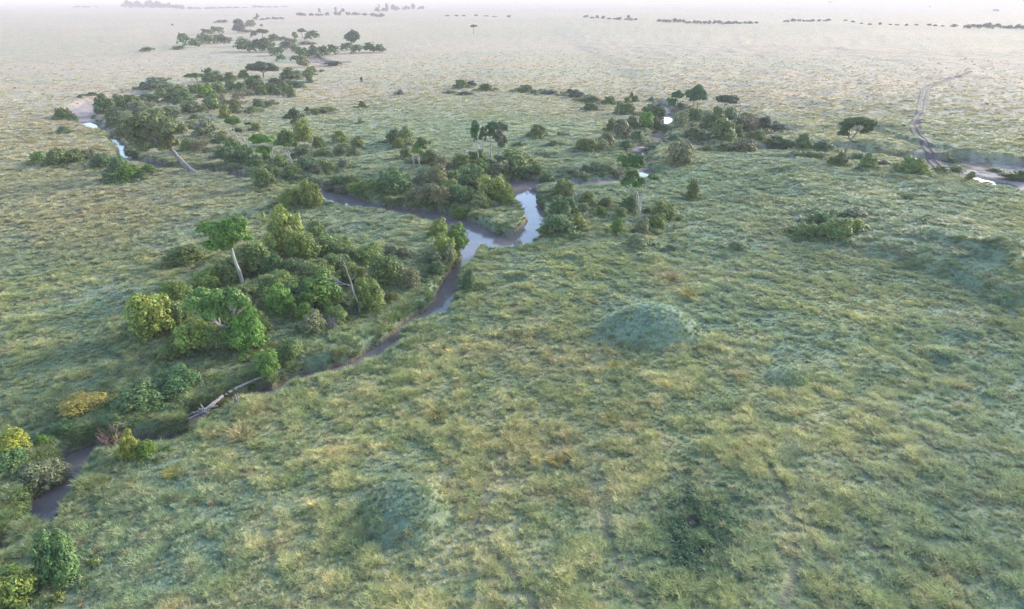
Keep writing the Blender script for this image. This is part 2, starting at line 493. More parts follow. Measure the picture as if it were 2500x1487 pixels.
# ------------------------------------------------------------------ water
def build_water():
    m, t, p = newmat('creek_water')
    tc = node(t, 'ShaderNodeNewGeometry').outputs['Position']
    n = noise(t, .35, 3, tc)
    t.links.new(ramp(t, n, [(.35, (.115,.10,.095)), (.65, (.155,.135,.128))]), p.inputs['Base Color'])
    p.inputs['Roughness'].default_value = .04
    p.inputs['IOR'].default_value = 1.333
    p.inputs['Specular IOR Level'].default_value = .34
    n2 = noise(t, 2.2, 3, tc)
    b = node(t, 'ShaderNodeBump'); b.inputs['Strength'].default_value = .06; b.inputs['Distance'].default_value = .1
    t.links.new(n2, b.inputs['Height']); t.links.new(b.outputs[0], p.inputs['Normal'])
    for k, pl in enumerate(RIV):
        P = np.array(pl)
        T = np.gradient(P[:, :2], axis=0)
        T /= np.linalg.norm(T, axis=1)[:, None] + 1e-9
        N = np.stack([-T[:, 1], T[:, 0]], 1)
        V, Fq = [], []
        # one polygon fan of discs and strips would overlap in one plane, so rasterise the outline to small cells instead
        x0, x1 = P[:, 0].min()-8, P[:, 0].max()+8; y0, y1 = P[:, 1].min()-8, P[:, 1].max()+8
        cs = .6 if k == 2 else .9
        nx, ny = int((x1-x0)/cs)+1, int((y1-y0)/cs)+1
        gx, gy = np.meshgrid(x0 + np.arange(nx+1)*cs, y0 + np.arange(ny+1)*cs)
        gx = gx.ravel(); gy = gy.ravel()
        d = seg_d(gx, gy, segs([pl]))[0]
        own = d < 1.4
        for kk in range(k):       # keep the sheets from overlapping
            own &= seg_d(gx, gy, segs([RIV[kk]]))[0] > 1.4-1.0*0
        iy, ix = np.meshgrid(np.arange(ny), np.arange(nx), indexing='ij')
        a = (iy*(nx+1)+ix).ravel()
        q = np.stack([a, a+1, a+nx+2, a+nx+1], 1)
        keep = own[q].any(1)
        q = q[keep]
        u, inv = np.unique(q, return_inverse=True)
        V = np.stack([gx[u], gy[u], np.full(len(u), WZ + .004*k)], 1)
        me = mesh_np('water', V, inv.reshape(-1, 4), (m,), True)
        tag(link(bpy.data.objects.new('creek' if k < 3 else 'pool', me)), kind='structure')
build_water()

# wheel ruts
def strip(name, P, wd, mat, lift=.14):
    P = np.array(P, float)
    out = []
    for a, b in zip(P[:-1], P[1:]):
        L = max(2, int(np.hypot(*(b-a))/1.2))
        for k in range(L): out.append(a+(b-a)*k/L)
    P = np.array(out)
    for _ in range(6): P[1:-1] = (P[:-2]+P[1:-1]*2+P[2:])/4
    T = np.gradient(P, axis=0); T /= np.linalg.norm(T, axis=1)[:, None]
    N = np.stack([-T[:, 1], T[:, 0]], 1)
    wv = wd*(.7+.6*vn(P[:, 0], P[:, 1], 5, 3))[:, None]
    cols = [-1, -.4, .4, 1]
    V = []
    for c_ in cols:
        q = P + N*wv*c_
        z = surf(q[:, 0], q[:, 1])[0] + lift + (.05 if abs(c_) < .5 else 0)
        V.append(np.stack([q[:, 0], q[:, 1], z], 1))
    n = len(P)
    V = np.concatenate(V)
    Fq = np.array([[a*n+i, a*n+i+1, (a+1)*n+i+1, (a+1)*n+i] for a in range(3) for i in range(n-1)])[:, ::-1]
    o = link(bpy.data.objects.new(name, mesh_np(name, V, Fq, (mat,), True)))
    return tag(o, kind='structure')
m, t, p = newmat('rut_soil')
t.links.new(ramp(t, noise(t, 1.2, 5, node(t, 'ShaderNodeNewGeometry').outputs['Position']), [(.3, (.045,.036,.032)), (.7, (.10,.082,.072))]), p.inputs['Base Color'])
p.inputs['Roughness'].default_value = .95
strip('wheel_track', RUT1, .42, m)
strip('wheel_track', RUT2, .42, m)

# ------------------------------------------------------------------ foliage meshes
def leaves(cl, n, size, seed, squash=.6, out=.55, shell=.72):
    """cl: ellipsoid clumps x,y,z,rx,ry,rz. Returns verts, quads and a tone per vertex."""
    g = np.random.default_rng(seed)
    cl = np.array(cl, float)
    wgt = (cl[:, 3]*cl[:, 4] + cl[:, 3]*cl[:, 5] + cl[:, 4]*cl[:, 5])
    k = g.choice(len(cl), n, p=wgt/wgt.sum())
    d = g.normal(size=(n, 3)); d /= np.linalg.norm(d, axis=1)[:, None]
    d[:, 2] = np.where(d[:, 2] < -.35, -d[:, 2], d[:, 2])
    rad = shell + (1.08-shell)*g.random(n)**.6
    # lumpy surface
    ph = g.random((len(cl), 3))*6
    lump = 1 + .13*np.sin(d[:, 0]*5+ph[k, 0]) * np.sin(d[:, 1]*5+ph[k, 1]) + .10*np.sin(d[:, 2]*7+ph[k, 2]+d[:, 0]*4)
    P = cl[k, :3] + d*cl[k, 3:6]*(rad*lump)[:, None]
    nn = d*out*1.5 + g.normal(size=(n, 3))*.42 + np.array([0, 0, .35])
    nn /= np.linalg.norm(nn, axis=1)[:, None]
    a = np.cross(nn, g.normal(size=(n, 3))); a /= np.linalg.norm(a, axis=1)[:, None]
    b = np.cross(nn, a)
    s = size*(.55 + .9*g.random(n))[:, None]
    a *= s; b *= s*squash
    V = np.stack([P-a, P-b+a*.15, P+a, P+b+a*.15], 1).reshape(-1, 3)
    ctone = .82 + .36*g.random(len(cl))
    tone = ctone[k]*(.7+.6*g.random(n))
    hue = g.random(n)
    T = np.stack([tone*(.86+.38*hue), tone*(.97+.06*hue), tone*(1.08-.3*hue)], 1)
    T = np.repeat(T, 4, 0)
    Fq = np.arange(n*4).reshape(-1, 4)
    return V, Fq, T
def leaf_mesh(name, parts, mat=None):
    V, Fq, T, o = [], [], [], 0
    for v, f, t_ in parts:
        V.append(v); Fq.append(f+o); T.append(t_); o += len(v)
    me = mesh_np(name, np.concatenate(V), np.concatenate(Fq), (mat or M_LEAF,))
    T = np.concatenate(T)
    at = me.color_attributes.new('tone', 'FLOAT_COLOR', 'POINT')
    at.data.foreach_set('color', np.concatenate([T, np.ones((len(T), 1))], 1).astype(np.float32).ravel())
    return me
def tube(P, r0, r1, n=6, seed=0, wob=0.0):
    P = np.array(P, float)
    g = np.random.default_rng(seed)
    m = len(P)
    T = np.gradient(P, axis=0); T /= np.linalg.norm(T, axis=1)[:, None]+1e-9
    V, Fq = [], []
    for i in range(m):
        ref = np.array([0, 1, 0]) if abs(T[i, 1]) < .9 else np.array([1, 0, 0])
        a = np.cross(T[i], ref); a /= np.linalg.norm(a); b = np.cross(T[i], a)
        r = r0 + (r1-r0)*i/(m-1)
        for k in range(n):
            an = 2*math.pi*k/n
            V.append(P[i] + (a*math.cos(an)+b*math.sin(an))*r*(1+wob*g.uniform(-1, 1)))
    for i in range(m-1):
        for k in range(n):
            k2 = (k+1) % n
            Fq.append([i*n+k, i*n+k2, (i+1)*n+k2, (i+1)*n+k])
    top = (m-1)*n
    for k in range(1, n-1, 2):
        Fq.append([top, top+k, top+k+1, top+(k+2 if k+2 < n else k+1)]) if k+2 < n else None
    return np.array(V), np.array(Fq)
def tube_mesh(name, tubes, mat):
    V, Fq, o = [], [], 0
    for v, f in tubes:
        V.append(v); Fq.append(f+o); o += len(v)
    return mesh_np(name, np.concatenate(V), np.concatenate(Fq), (mat,), True)
def bend(a, b, k=5, amp=.08, seed=0):
    g = random.Random(seed)
    a, b = Vector(a), Vector(b)
    L = (b-a).length
    off = Vector((g.uniform(-1,1), g.uniform(-1,1), g.uniform(-.4,.4)))*amp*L
    return [tuple(a.lerp(b, i/(k-1)) + off*math.sin(math.pi*i/(k-1)) + Vector((g.uniform(-1,1), g.uniform(-1,1), 0))*amp*.15*L*(0 < i < k-1)) for i in range(k)]

# shrub variants, unit half-width, base at z=0, height about 1.6 before scaling
def shrub_var(seed, n=2600, size=.085, lobes=9, loose=0.0):
    g = random.Random(seed)
    cl = [(0, 0, .75, .62, .62, .62)]
    for k in range(lobes):
        a = 2*math.pi*k/lobes + g.uniform(-.4, .4); rr = g.uniform(.35, .62)
        s = g.uniform(.26, .44)
        cl.append((math.cos(a)*rr, math.sin(a)*rr, g.uniform(.15, .95), s, s, s*g.uniform(.9, 1.15)))
    for k in range(6):
        s = g.uniform(.16, .34)
        cl.append((g.uniform(-.4, .4), g.uniform(-.4, .4), g.uniform(1.05, 1.4), s, s, s))
    parts = [leaves(cl, n, size, seed, shell=.6-loose*.4)]
    spr = [(g.uniform(-.95, .95), g.uniform(-.95, .95), g.uniform(.3, 1.5), g.uniform(.1,.18), g.uniform(.1,.18), g.uniform(.14,.26)) for _ in range(20)]
    spr = [s for s in spr if (s[0]**2+s[1]**2)**.5 + s[2]*.3 < 1.15]
    if spr: parts.append(leaves(spr, int(n*.2), size*.8, seed+500, shell=.2))
    return parts
def stems_var(seed, n=7):
    g = random.Random(seed)
    tb = []
    for k in range(n):
        a = g.uniform(0, 6.28); r = g.uniform(.3, .75)
        tb.append(tube(bend((g.uniform(-.06,.06), g.uniform(-.06,.06), 0), (math.cos(a)*r, math.sin(a)*r, g.uniform(.6, 1.3)), 5, .1, seed+k), .035, .010, 5))
    return tb
SHR = [leaf_mesh('shrub_leaves', shrub_var(100+k)) for k in range(7)]
SHR_HI = [leaf_mesh('shrub_leaves', shrub_var(200+k, 5200, .055, 12)) for k in range(5)]
SHR_SP = [leaf_mesh('shrub_leaves', shrub_var(300+k, 1000, .07, 9, 1.0)) for k in range(4)]
SHR_LO = [leaf_mesh('shrub_leaves', shrub_var(400+k, 380, .17, 6)) for k in range(5)]
STM = [tube_mesh('shrub_stem', stems_var(50+k), M_DARKBARK) for k in range(3)]
STM_P = [tube_mesh('shrub_stem', stems_var(60+k, 12), M_TWIG) for k in range(3)]
def twig_var(seed, n=16, sub=4, mat=None):
    g = random.Random(seed); tb = []
    for k in range(n):
        a = g.uniform(0, 6.28); r = g.uniform(.35, .95)
        e = Vector((math.cos(a)*r, math.sin(a)*r, g.uniform(.7, 1.5)))
        P = bend((g.uniform(-.08,.08), g.uniform(-.08,.08), 0), e, 5, .12, seed+k)
        tb.append(tube(P, .028, .008, 4))
        for j in range(sub):
            q = Vector(P[g.choice([2, 3])]); f = q + Vector((g.uniform(-.35,.35), g.uniform(-.35,.35), g.uniform(.05,.4)))
            tb.append(tube([q, (q+f)/2, f], .014, .006, 4))
    return tb
TWIG_GREY = tube_mesh('dead_twigs', twig_var(9), M_DEAD)
TWIG_RED = tube_mesh('dead_twigs', twig_var(19, 26), M_REDTWIG)

KC = {  # leaf colour and the word for it
    'oy': ((.138,.185,.038), 'yellow-green'), 'ol': ((.115,.155,.048), 'olive green'), 'dg': ((.070,.125,.045), 'dark green'),
    'bg': ((.095,.175,.030), 'bright green'), 'gg': ((.135,.170,.090), 'grey-green'), 'br': ((.145,.150,.075), 'brownish'),
    'yl': ((.175,.205,.035), 'yellow'), 'or': ((.215,.20,.05), 'orange-yellow'), 'dk': ((.065,.085,.055), 'blackish green')}
CAT = []   # every shrub: source px x, base y, w, h, kind, cluster phrase, own label
def S(tg, cluster, rows):
    for r in rows:
        x, y, w_, h_, k = r[:5]
        lab = r[5] if len(r) > 5 else None
        a = px(tg, x, y); sc = TG[tg][2]
        CAT.append([a[0], a[1], w_/sc, h_/sc, k, cluster, lab])

S('D', 'behind the tall umbrella-crowned tree in the near thicket', [
    (985,440,210,230,'oy','tallest yellow-green bush at the back of the near thicket'), (1110,490,190,170,'oy'), (1170,320,100,90,'ol'), (1280,450,200,120,'ol'), (830,550,230,170,'ol'), (640,600,170,130,'ol')])
S('D', 'on the left edge of the near thicket', [
    (395,490,200,115,'ol','olive bush alone in grass left of the tall umbrella-crowned tree'), (495,640,170,100,'oy'), (350,720,160,120,'oy'), (200,925,240,230,'oy','big yellow-green bush at the left end of the near thicket'), (345,880,150,150,'ol')])
S('D', 'around the foot of the forked pale tree', [
    (470,1030,240,190,'oy'), (560,900,150,120,'dg'), (400,960,150,110,'oy'), (690,930,120,120,'ol'), (770,1025,200,220,'bg'), (820,910,140,110,'ol'), (300,1060,140,85,'ol'), (590,1010,150,130,'ol')])
S('D', 'in the middle of the near thicket', [
    (940,645,210,115,'ol'), (1000,690,150,110,'oy'), (1080,740,140,120,'dg'), (700,760,150,110,'ol'), (1090,820,110,90,'bg'), (1240,640,160,130,'oy'), (1300,560,150,120,'ol'), (900,560,150,120,'dg'), (790,700,180,100,'ol'), (975,795,175,155,'bg'), (880,770,90,90,'br'), (1160,600,190,120,'ol'), (1190,765,225,175,'bg'), (1050,560,130,100,'dg'), (1120,650,110,80,'ol')])
S('D', 'beside the leaning dead white tree', [
    (1490,765,175,155,'oy'), (1480,480,160,95,'oy'), (1390,610,130,115,'oy'), (1610,620,200,165,'ol'), (1740,640,120,115,'br'), (1630,715,95,60,'ol'), (1150,910,130,110,'br'), (1290,860,120,110,'ol'), (1340,470,110,80,'ol')])
S('D', 'on the slope above the log jam', [
    (310,1235,210,115,'dg'), (560,1195,60,40,'bg'), (905,1255,150,155,'bg','round bright green bush at the thin end of the fallen log'), (1030,1175,150,125,'ol'), (400,1250,90,60,'ol')])
S('D', 'on the left bank where the creek leaves the pond', [
    (1905,335,120,100,'oy'), (1935,450,150,130,'oy'), (2025,485,130,155,'bg'), (1870,485,120,90,'gg'), (1960,470,90,90,'br'), (1700,440,80,60,'br'), (1620,425,110,60,'gg'), (1890,605,100,85,'dg'), (2085,640,90,120,'dg','dark bush hanging over the narrow neck of the creek')])
S('A', 'between the round olive bush and the creek bend', [
    (2090,1050,180,135,'oy','lower of two yellow-green bushes beside the creek, left of its twin'), (2235,1055,170,175,'oy','taller of two yellow-green bushes beside the creek'), (1900,910,180,135,'ol','round olive bush hiding the creek left of the yellow-green pair')])
S('A', 'on the near bank by the white glinting water', [
    (280,730,95,75,'bg'), (430,750,170,110,'ol'), (540,730,140,90,'ol'), (640,705,140,75,'br'), (740,765,160,95,'dg'), (860,795,130,105,'dg'), (950,705,110,55,'dg'), (930,860,150,115,'bg'), (800,880,120,75,'dg'), (1070,805,90,65,'bg'), (1010,850,100,65,'dg')])
S('A', 'near the bare cliff bank', [
    (460,415,120,75,'ol'), (500,425,100,50,'dg'), (460,515,90,45,'dg'), (760,375,130,120,'dg','dark bush standing against the bare cliff bank'), (870,335,110,90,'ol'), (830,400,130,60,'ol'), (590,285,35,20,'dg'), (670,268,60,25,'dg')])
S('A', 'behind the huge leaning tree', [
    (950,345,130,90,'ol'), (1000,390,130,90,'gg'), (910,440,140,80,'gg'), (820,480,120,70,'dg'), (1220,395,110,70,'gg'), (1080,360,110,70,'gg'), (1130,420,120,80,'ol')])
S('L', 'in the dense belt beyond the huge leaning tree, upper part', [
    (390,310,280,105,'gg','wide grey-green spreading bush at the left end of the belt'), (250,340,110,60,'dg'), (280,465,190,85,'dg','low dark mounded bush hanging over the mud bank'), (965,230,120,115,'dg'), (1050,215,120,80,'gg'), (1190,220,130,75,'ol'),
    (1340,185,110,65,'bg'), (1690,250,110,55,'dk'), (1880,290,240,65,'dg'), (1860,200,190,95,'dg'), (2070,235,65,85,'ol'), (2070,155,90,60,'ol'), (1990,65,100,70,'gg')])
S('L', 'in the dense belt beyond the huge leaning tree, middle part', [
    (1460,315,180,120,'dg'), (1320,335,130,85,'dg'), (1200,330,120,90,'dg'), (1060,360,150,100,'ol'), (920,400,160,120,'bg'), (800,350,130,75,'ol'), (650,380,150,85,'ol'), (700,450,170,90,'dg'), (540,450,140,85,'dg'), (560,370,130,65,'ol'),
    (1290,465,140,125,'br'), (1620,355,140,95,'dg'), (1720,375,90,65,'dg'), (1780,345,120,95,'ol'), (1860,395,95,95,'ol'), (1400,385,110,65,'gg'), (1530,370,120,80,'ol'), (430,400,130,80,'ol')])
S('L', 'in the dense belt beyond the huge leaning tree, front edge', [
    (1000,545,160,140,'ol'), (1100,475,100,95,'br'), (1130,605,115,115,'oy'), (1250,575,110,120,'ol'), (740,575,150,115,'gg'), (880,575,100,80,'ol'), (1510,515,115,75,'dg'), (1640,485,130,50,'br'), (1450,565,150,50,'ol'), (560,605,130,90,'gg'), (620,480,110,70,'dg'),
    (760,755,95,85,'gg'), (920,845,230,155,'gg','broad grey-green bush right of the huge leaning tree'), (1090,885,120,85,'ol'), (800,645,80,50,'oy')])
S('M', 'on the far bank right of the huge leaning trunk', [
    (60,600,180,130,'ol'), (210,610,200,140,'br'), (450,505,130,85,'ol'), (590,590,170,110,'ol'), (500,690,200,120,'dg'), (740,730,230,170,'dg'), (620,810,190,130,'dg'), (880,790,200,120,'dg'), (880,345,100,75,'ol'), (1000,760,160,100,'dg')])
S('M', 'around the bright green twin trees', [
    (1440,490,190,210,'oy','tall yellow-green bush close behind the grey-trunked tree'), (1170,800,140,120,'oy'), (1450,660,190,130,'gg'), (1640,560,120,115,'ol'), (1700,660,140,95,'ol'), (1500,780,180,110,'gg'), (1330,910,190,125,'ol'), (1180,910,160,100,'dg'), (1070,870,150,90,'dg')])
S('M', 'on the grassy slope left of the small pale-trunked pair', [
    (1890,505,190,145,'oy'), (2110,565,150,135,'ol'), (1930,650,200,140,'gg'), (2070,660,100,100,'gg'), (1740,860,200,150,'ol'), (1950,820,160,120,'gg')])
S('M', 'on the far bank behind the yellow-green pair', [
    (1520,960,210,140,'dg'), (1350,1000,160,90,'dg'), (1640,990,140,110,'br'), (1780,1115,130,105,'br'), (1900,1000,160,100,'dg'), (2080,1185,150,95,'bg'), (2230,1215,140,100,'bg'), (1900,1150,130,90,'br'), (2050,1020,170,110,'ol'), (2250,1080,200,130,'dg')])
S('M', 'out on the open grass behind the belt', [
    (2170,65,100,75,'ol','lone dark bush with bare top on the open plain'), (1720,125,230,70,'ol'), (1500,105,55,45,'dg'), (1600,145,85,65,'oy'), (2140,240,60,70,'gg')])
S('N', 'beside the small pale-trunked pair of trees', [
    (285,325,160,140,'dg'), (410,345,230,170,'ol','long olive bush behind the small pale-trunked pair'), (345,390,120,120,'oy'), (430,505,140,120,'ol'), (500,560,120,80,'gg'), (690,570,210,150,'ol'), (810,610,170,130,'br')])
S('N', 'under the cluster of tall slender trees', [
    (1050,630,200,140,'ol'), (1180,565,110,120,'dg'), (1265,540,100,120,'dg'), (1240,710,210,160,'oy'), (1480,605,140,120,'dg'), (1350,620,110,100,'dg'), (1480,700,190,140,'br','grey-brown half-dead bush at the head of the pond'), (1660,615,310,185,'ol','large smooth dome-shaped olive bush above the pond')])
S('N', 'in the big clump on the inner bend above the pond', [
    (620,770,180,160,'gg'), (770,830,230,200,'br'), (1160,870,290,230,'dg'), (1400,980,320,235,'oy','biggest yellow-green bush at the pond end of the clump'), (1560,1010,160,170,'oy'), (920,960,240,195,'ol'), (1050,1090,260,180,'dg'), (960,780,170,130,'ol'), (1260,1060,190,140,'ol')])
S('N', 'along the far bank left of the pond', [
    (680,990,210,175,'gg'), (300,990,340,240,'dg','largest dark bush on the far bank of the creek'), (400,830,160,120,'ol'), (110,1000,160,130,'bg'), (600,1115,290,165,'br'), (820,1145,220,195,'br'), (1060,1215,190,110,'bg'), (500,980,160,120,'dg')])
S('N', 'along the far edge of the pond', [
    (1640,775,150,130,'dg'), (1760,775,160,120,'dg'), (1890,775,150,120,'dg'), (2020,785,170,140,'dg')])
S('N', 'on the open grass behind the pond', [
    (1910,265,195,135,'ol','rounded olive bush alone on the grass right of the slender trees'), (2100,355,95,65,'dg'), (1700,365,110,60,'ol'), (1990,480,160,70,'gg'), (2200,250,100,60,'gg'), (700,335,40,40,'dg')])
S('B', 'on the plain between the two tree belts', [
    (1265,195,100,55,'ol'), (1330,180,70,35,'dk'), (1445,212,95,48,'ol'), (1730,225,105,48,'ol'), (820,238,48,30,'dg'), (1280,245,80,25,'dg'), (1900,240,130,30,'dk'), (2100,262,120,48,'dk'), (2050,235,60,30,'dk'), (1180,230,60,18,'ol'), (2200,300,150,50,'ol'), (2340,310,90,50,'ol'), (2200,360,100,55,'ol'),
    (2140,640,90,80,'ol'), (2200,665,100,90,'ol'), (2290,650,110,85,'gg'), (2180,810,100,60,'dg'), (2350,510,60,80,'ol'), (2240,830,150,70,'gg'), (2060,850,120,60,'gg')])
S('H', 'on the knoll right of the pond', [
    (255,180,110,85,'ol'), (235,270,120,100,'dg'), (225,355,160,100,'dg'), (170,350,90,60,'ol'), (310,315,85,65,'oy'), (365,218,95,80,'ol'), (340,245,80,50,'gg'), (280,260,80,90,'dg')])
S('H', 'around the snag on the green slope', [
    (455,218,65,55,'ol'), (432,260,50,52,'bg'), (512,342,65,72,'bg'), (530,274,62,62,'ol'), (570,242,85,80,'dg'), (735,272,115,85,'ol'), (700,318,85,68,'oy'), (628,345,75,70,'br'), (662,242,40,30,'dg'), (880,175,65,90,'ol','upright olive bush alone on the slope right of the snag')])
S('H', 'in the lone trio on the right-hand slope', [
    (1430,365,105,75,'ol'), (1510,320,160,85,'dg'), (1560,378,155,105,'ol','largest and nearest bush of the lone trio on the right-hand slope')])
S('H', 'weedy and low on the right-hand slope', [
    (1660,270,120,50,'gg'), (1650,330,120,60,'oy'), (610,412,110,62,'gg'), (790,425,80,35,'gg'), (1100,425,90,50,'gg'), (2070,305,100,28,'dg'), (1940,165,80,25,'dg')])
S('J', 'left of the far white pool', [
    (220,390,130,110,'ol'), (330,395,130,110,'ol'), (610,415,240,115,'dg'), (540,565,170,160,'bg'), (640,580,150,120,'dg'), (715,435,95,85,'bg'), (740,585,130,55,'dg'), (120,605,135,115,'ol'), (240,690,210,175,'br'), (350,575,160,120,'dg'), (50,790,170,140,'br'), (290,840,160,100,'dg'), (420,800,130,100,'dg'), (80,275,115,75,'ol'), (360,195,40,55,'dg'), (310,255,60,60,'ol'), (400,245,70,65,'ol'), (600,235,60,42,'dg')])
S('J', 'right of the far white pool', [
    (1130,475,170,115,'dg'), (960,335,135,60,'dg'), (1290,580,150,140,'dg'), (1390,575,170,190,'ol'), (1540,505,160,145,'dg'), (1270,440,160,80,'gg'), (1770,605,280,170,'br'), (1700,560,150,120,'dg'), (1760,475,170,85,'ol'), (1960,590,170,140,'dk'), (2130,595,190,70,'dk'), (1010,420,150,70,'gg'), (940,560,210,165,'gg')])
S('J', 'along the winding dry bed', [
    (1460,775,270,205,'ol','dome-shaped bush in the middle of the dry bed'), (1640,675,105,115,'ol'), (1900,725,110,115,'ol'), (1800,700,120,80,'ol'), (1490,865,170,105,'dg'), (1280,845,105,62,'oy'), (1720,855,240,135,'br'), (920,1015,265,235,'br','dome-shaped brownish bush on the grassy point'), (640,810,220,90,'gg'), (860,745,140,115,'dg'), (1100,735,200,100,'dg'), (1220,710,140,90,'dg'), (1000,760,120,70,'gg'),
    (2100,800,200,95,'dg'), (2270,830,200,110,'dg'), (2430,820,160,150,'dg'), (80,1160,160,110,'gg'), (200,1180,130,90,'br')])
S('C', 'near the lone flat-topped tree and the muddy ford', [
    (1330,520,110,55,'dg'), (1230,500,100,50,'dg'), (1380,608,72,52,'ol'), (1428,608,80,75,'ol'), (1585,632,92,82,'ol'), (1525,575,75,42,'dg'), (1815,655,120,85,'ol'), (1880,655,120,80,'oy'), (2000,652,95,45,'ol'), (2085,657,88,52,'dg'), (2180,690,52,45,'ol'), (1680,612,80,35,'dk'), (1280,565,130,35,'ol'), (2420,690,130,50,'dg'), (2490,700,100,60,'dg'), (2330,640,90,24,'ol'), (2070,590,60,30,'dg')])
S('E', 'in the bottom left corner by the nearest water', [
    (85,640,210,170,'yl','bright yellow-green bush at the left edge above the nearest pool'), (505,490,240,120,'or','orange-yellow bush leaning over the nearest pool'), (750,640,120,150,'yl','sparse yellow bush on the near bank beside the reddish twigs'), (850,625,110,110,'bg'), (820,470,260,155,'dg','dark bush behind the reddish twigs'), (290,665,80,70,'bg'),
    (370,1350,230,280,'dg','brown and green bush with rusty clusters, low in the corner'), (90,1500,290,250,'oy','yellow-green bush cut off by the bottom left corner'), (60,700,220,130,'dg'), (280,850,240,170,'gg','rounded grey-green bush on the bank between the nearest pool and the bottom left'), (100,1000,180,90,'ol'), (1030,270,220,150,'dg'), (650,440,120,80,'dg'), (420,600,140,80,'dg')])
S('F', 'in the far belt around the dark channel', [
    (1370,300,45,32,'dg'), (1445,302,55,28,'dg'), (1480,327,65,48,'ol'), (1190,252,85,52,'dg'), (1245,257,85,52,'dg'), (1300,257,75,62,'dg'), (1180,228,65,40,'gg'), (1350,272,75,38,'dg'), (1400,245,80,40,'gg'), (1440,257,60,35,'gg'), (1480,277,75,42,'dg'), (1535,292,70,55,'dg'), (1580,272,75,42,'dg'), (1620,267,65,42,'dg'),
    (1690,247,75,32,'dg'), (1740,262,65,38,'dg'), (1800,257,65,42,'dg'), (1850,257,65,35,'dg'), (1620,322,100,22,'dk'), (1520,352,50,25,'ol')])
S('F', 'in the far belt left of the tall round tree', [
    (900,227,55,55,'dg'), (950,232,65,38,'dg'), (1000,217,85,42,'dg'), (1060,212,85,38,'dg'), (1110,212,55,28,'gg'), (720,252,75,20,'dg'), (870,242,65,16,'dg'), (1010,167,65,22,'dg'), (1060,162,75,28,'dg'), (1220,132,55,30,'gg'), (1240,182,38,28,'dg'), (1335,202,55,30,'dg'), (1380,197,55,16,'dg'), (1440,190,32,30,'dg'), (1520,197,75,38,'dg'), (1420,217,65,25,'gg'), (1500,218,90,14,'gg'), (1200,160,70,14,'dg'), (1080,112,62,13,'dk')])

ORD = ['first','second','third','fourth','fifth','sixth','seventh','eighth','ninth','tenth','eleventh','twelfth','thirteenth']
def label_all():
    grp = {}
    for c in CAT:
        if not c[6]: grp.setdefault((c[5], c[4]), []).append(c)
    for (cl, k), L in grp.items():
        L.sort(key=lambda c: c[0])
        wd = KC[k][1]
        for i, c in enumerate(L):
            if len(L) == 1: c[6] = f'the {wd} bush {cl}'
            elif i == 0: c[6] = f'leftmost {wd} bush {cl}'
            elif i == len(L)-1: c[6] = f'rightmost {wd} bush {cl}'
            else: c[6] = f'{ORD[i]} {wd} bush {cl}'
label_all()
WEED = []      # seeds for undergrowth
def place_shrub(c, i):
    sx, sy, sw, sh, kind, cl, lab = c
    g = random.Random(i*13+5)
    x, y, z = onground(sx, sy)
    D = math.sqrt(x*x + y*y + (CAM_H-z)**2)
    a = math.asin((CAM_H-z)/D)
    cz = y*CP + (CAM_H-z)*SP
    m = cz/F
    rx = sw*m/2*1.06
    ry = rx*g.uniform(.75, .95)
    hm = sh*m
    rz = max(hm*1.12 - 1.15*ry*math.sin(a), .66*hm)/math.cos(a)
    ux, uy = x/math.hypot(x, y), y/math.hypot(x, y)
    x, y = x+ux*ry*.75, y+uy*ry*.75
    z = zat(x, y)
    if z < -1.0: z = max(z, -1.5)
    near = sy > 455
    sparse = kind in ('br', 'gg') and g.random() < .55
    far = sy < 165
    me = g.choice(SHR_LO) if far else (g.choice(SHR_SP) if sparse and not near else g.choice(SHR_HI if near else SHR))
    col = np.array(KC[kind][0])*g.uniform(.92, 1.32)*np.array([g.uniform(.9,1.1), 1, g.uniform(.9,1.1)])
    rot = g.uniform(0, 6.28)
    sc = Vector((rx, ry, rz/1.55))
    # rotation would swap rx and ry; keep them close
    mean = (rx+ry)/2
    boost = 1.42 if any(q in cl for q in ('near thicket', 'foot of the forked', 'dead white tree', 'inner bend', 'far bank', 'dense belt', 'slender trees', 'twin trees', 'white pool', 'dry bed')) else 1.2
    sc.x = sc.y = mean*boost
    if boost > 1.3: sc.z *= 1.14
    if far:
        o = bpy.data.objects.new('shrub', me); link(o)
        o.location = (x, y, z-.1); o.rotation_euler = (0, 0, rot); o.scale = sc
        o.color = (*col, 1)
    else:
        o = empty('shrub', (x, y, z-.1))
        f = bpy.data.objects.new('foliage', me); link(f, o)
        f.rotation_euler = (0, 0, rot); f.scale = sc; f.color = (*col, 1)
        s = bpy.data.objects.new('stem', g.choice(STM_P if sparse else STM)); link(s, o)
        s.rotation_euler = (0, 0, rot); s.scale = sc*(1.08 if sparse else .95)
    tag(o, lab, 'bush', 'bushes ' + cl)
    WEED.append((x, y, rx, kind, far))
for i, c in enumerate(CAT): place_shrub(c, i)

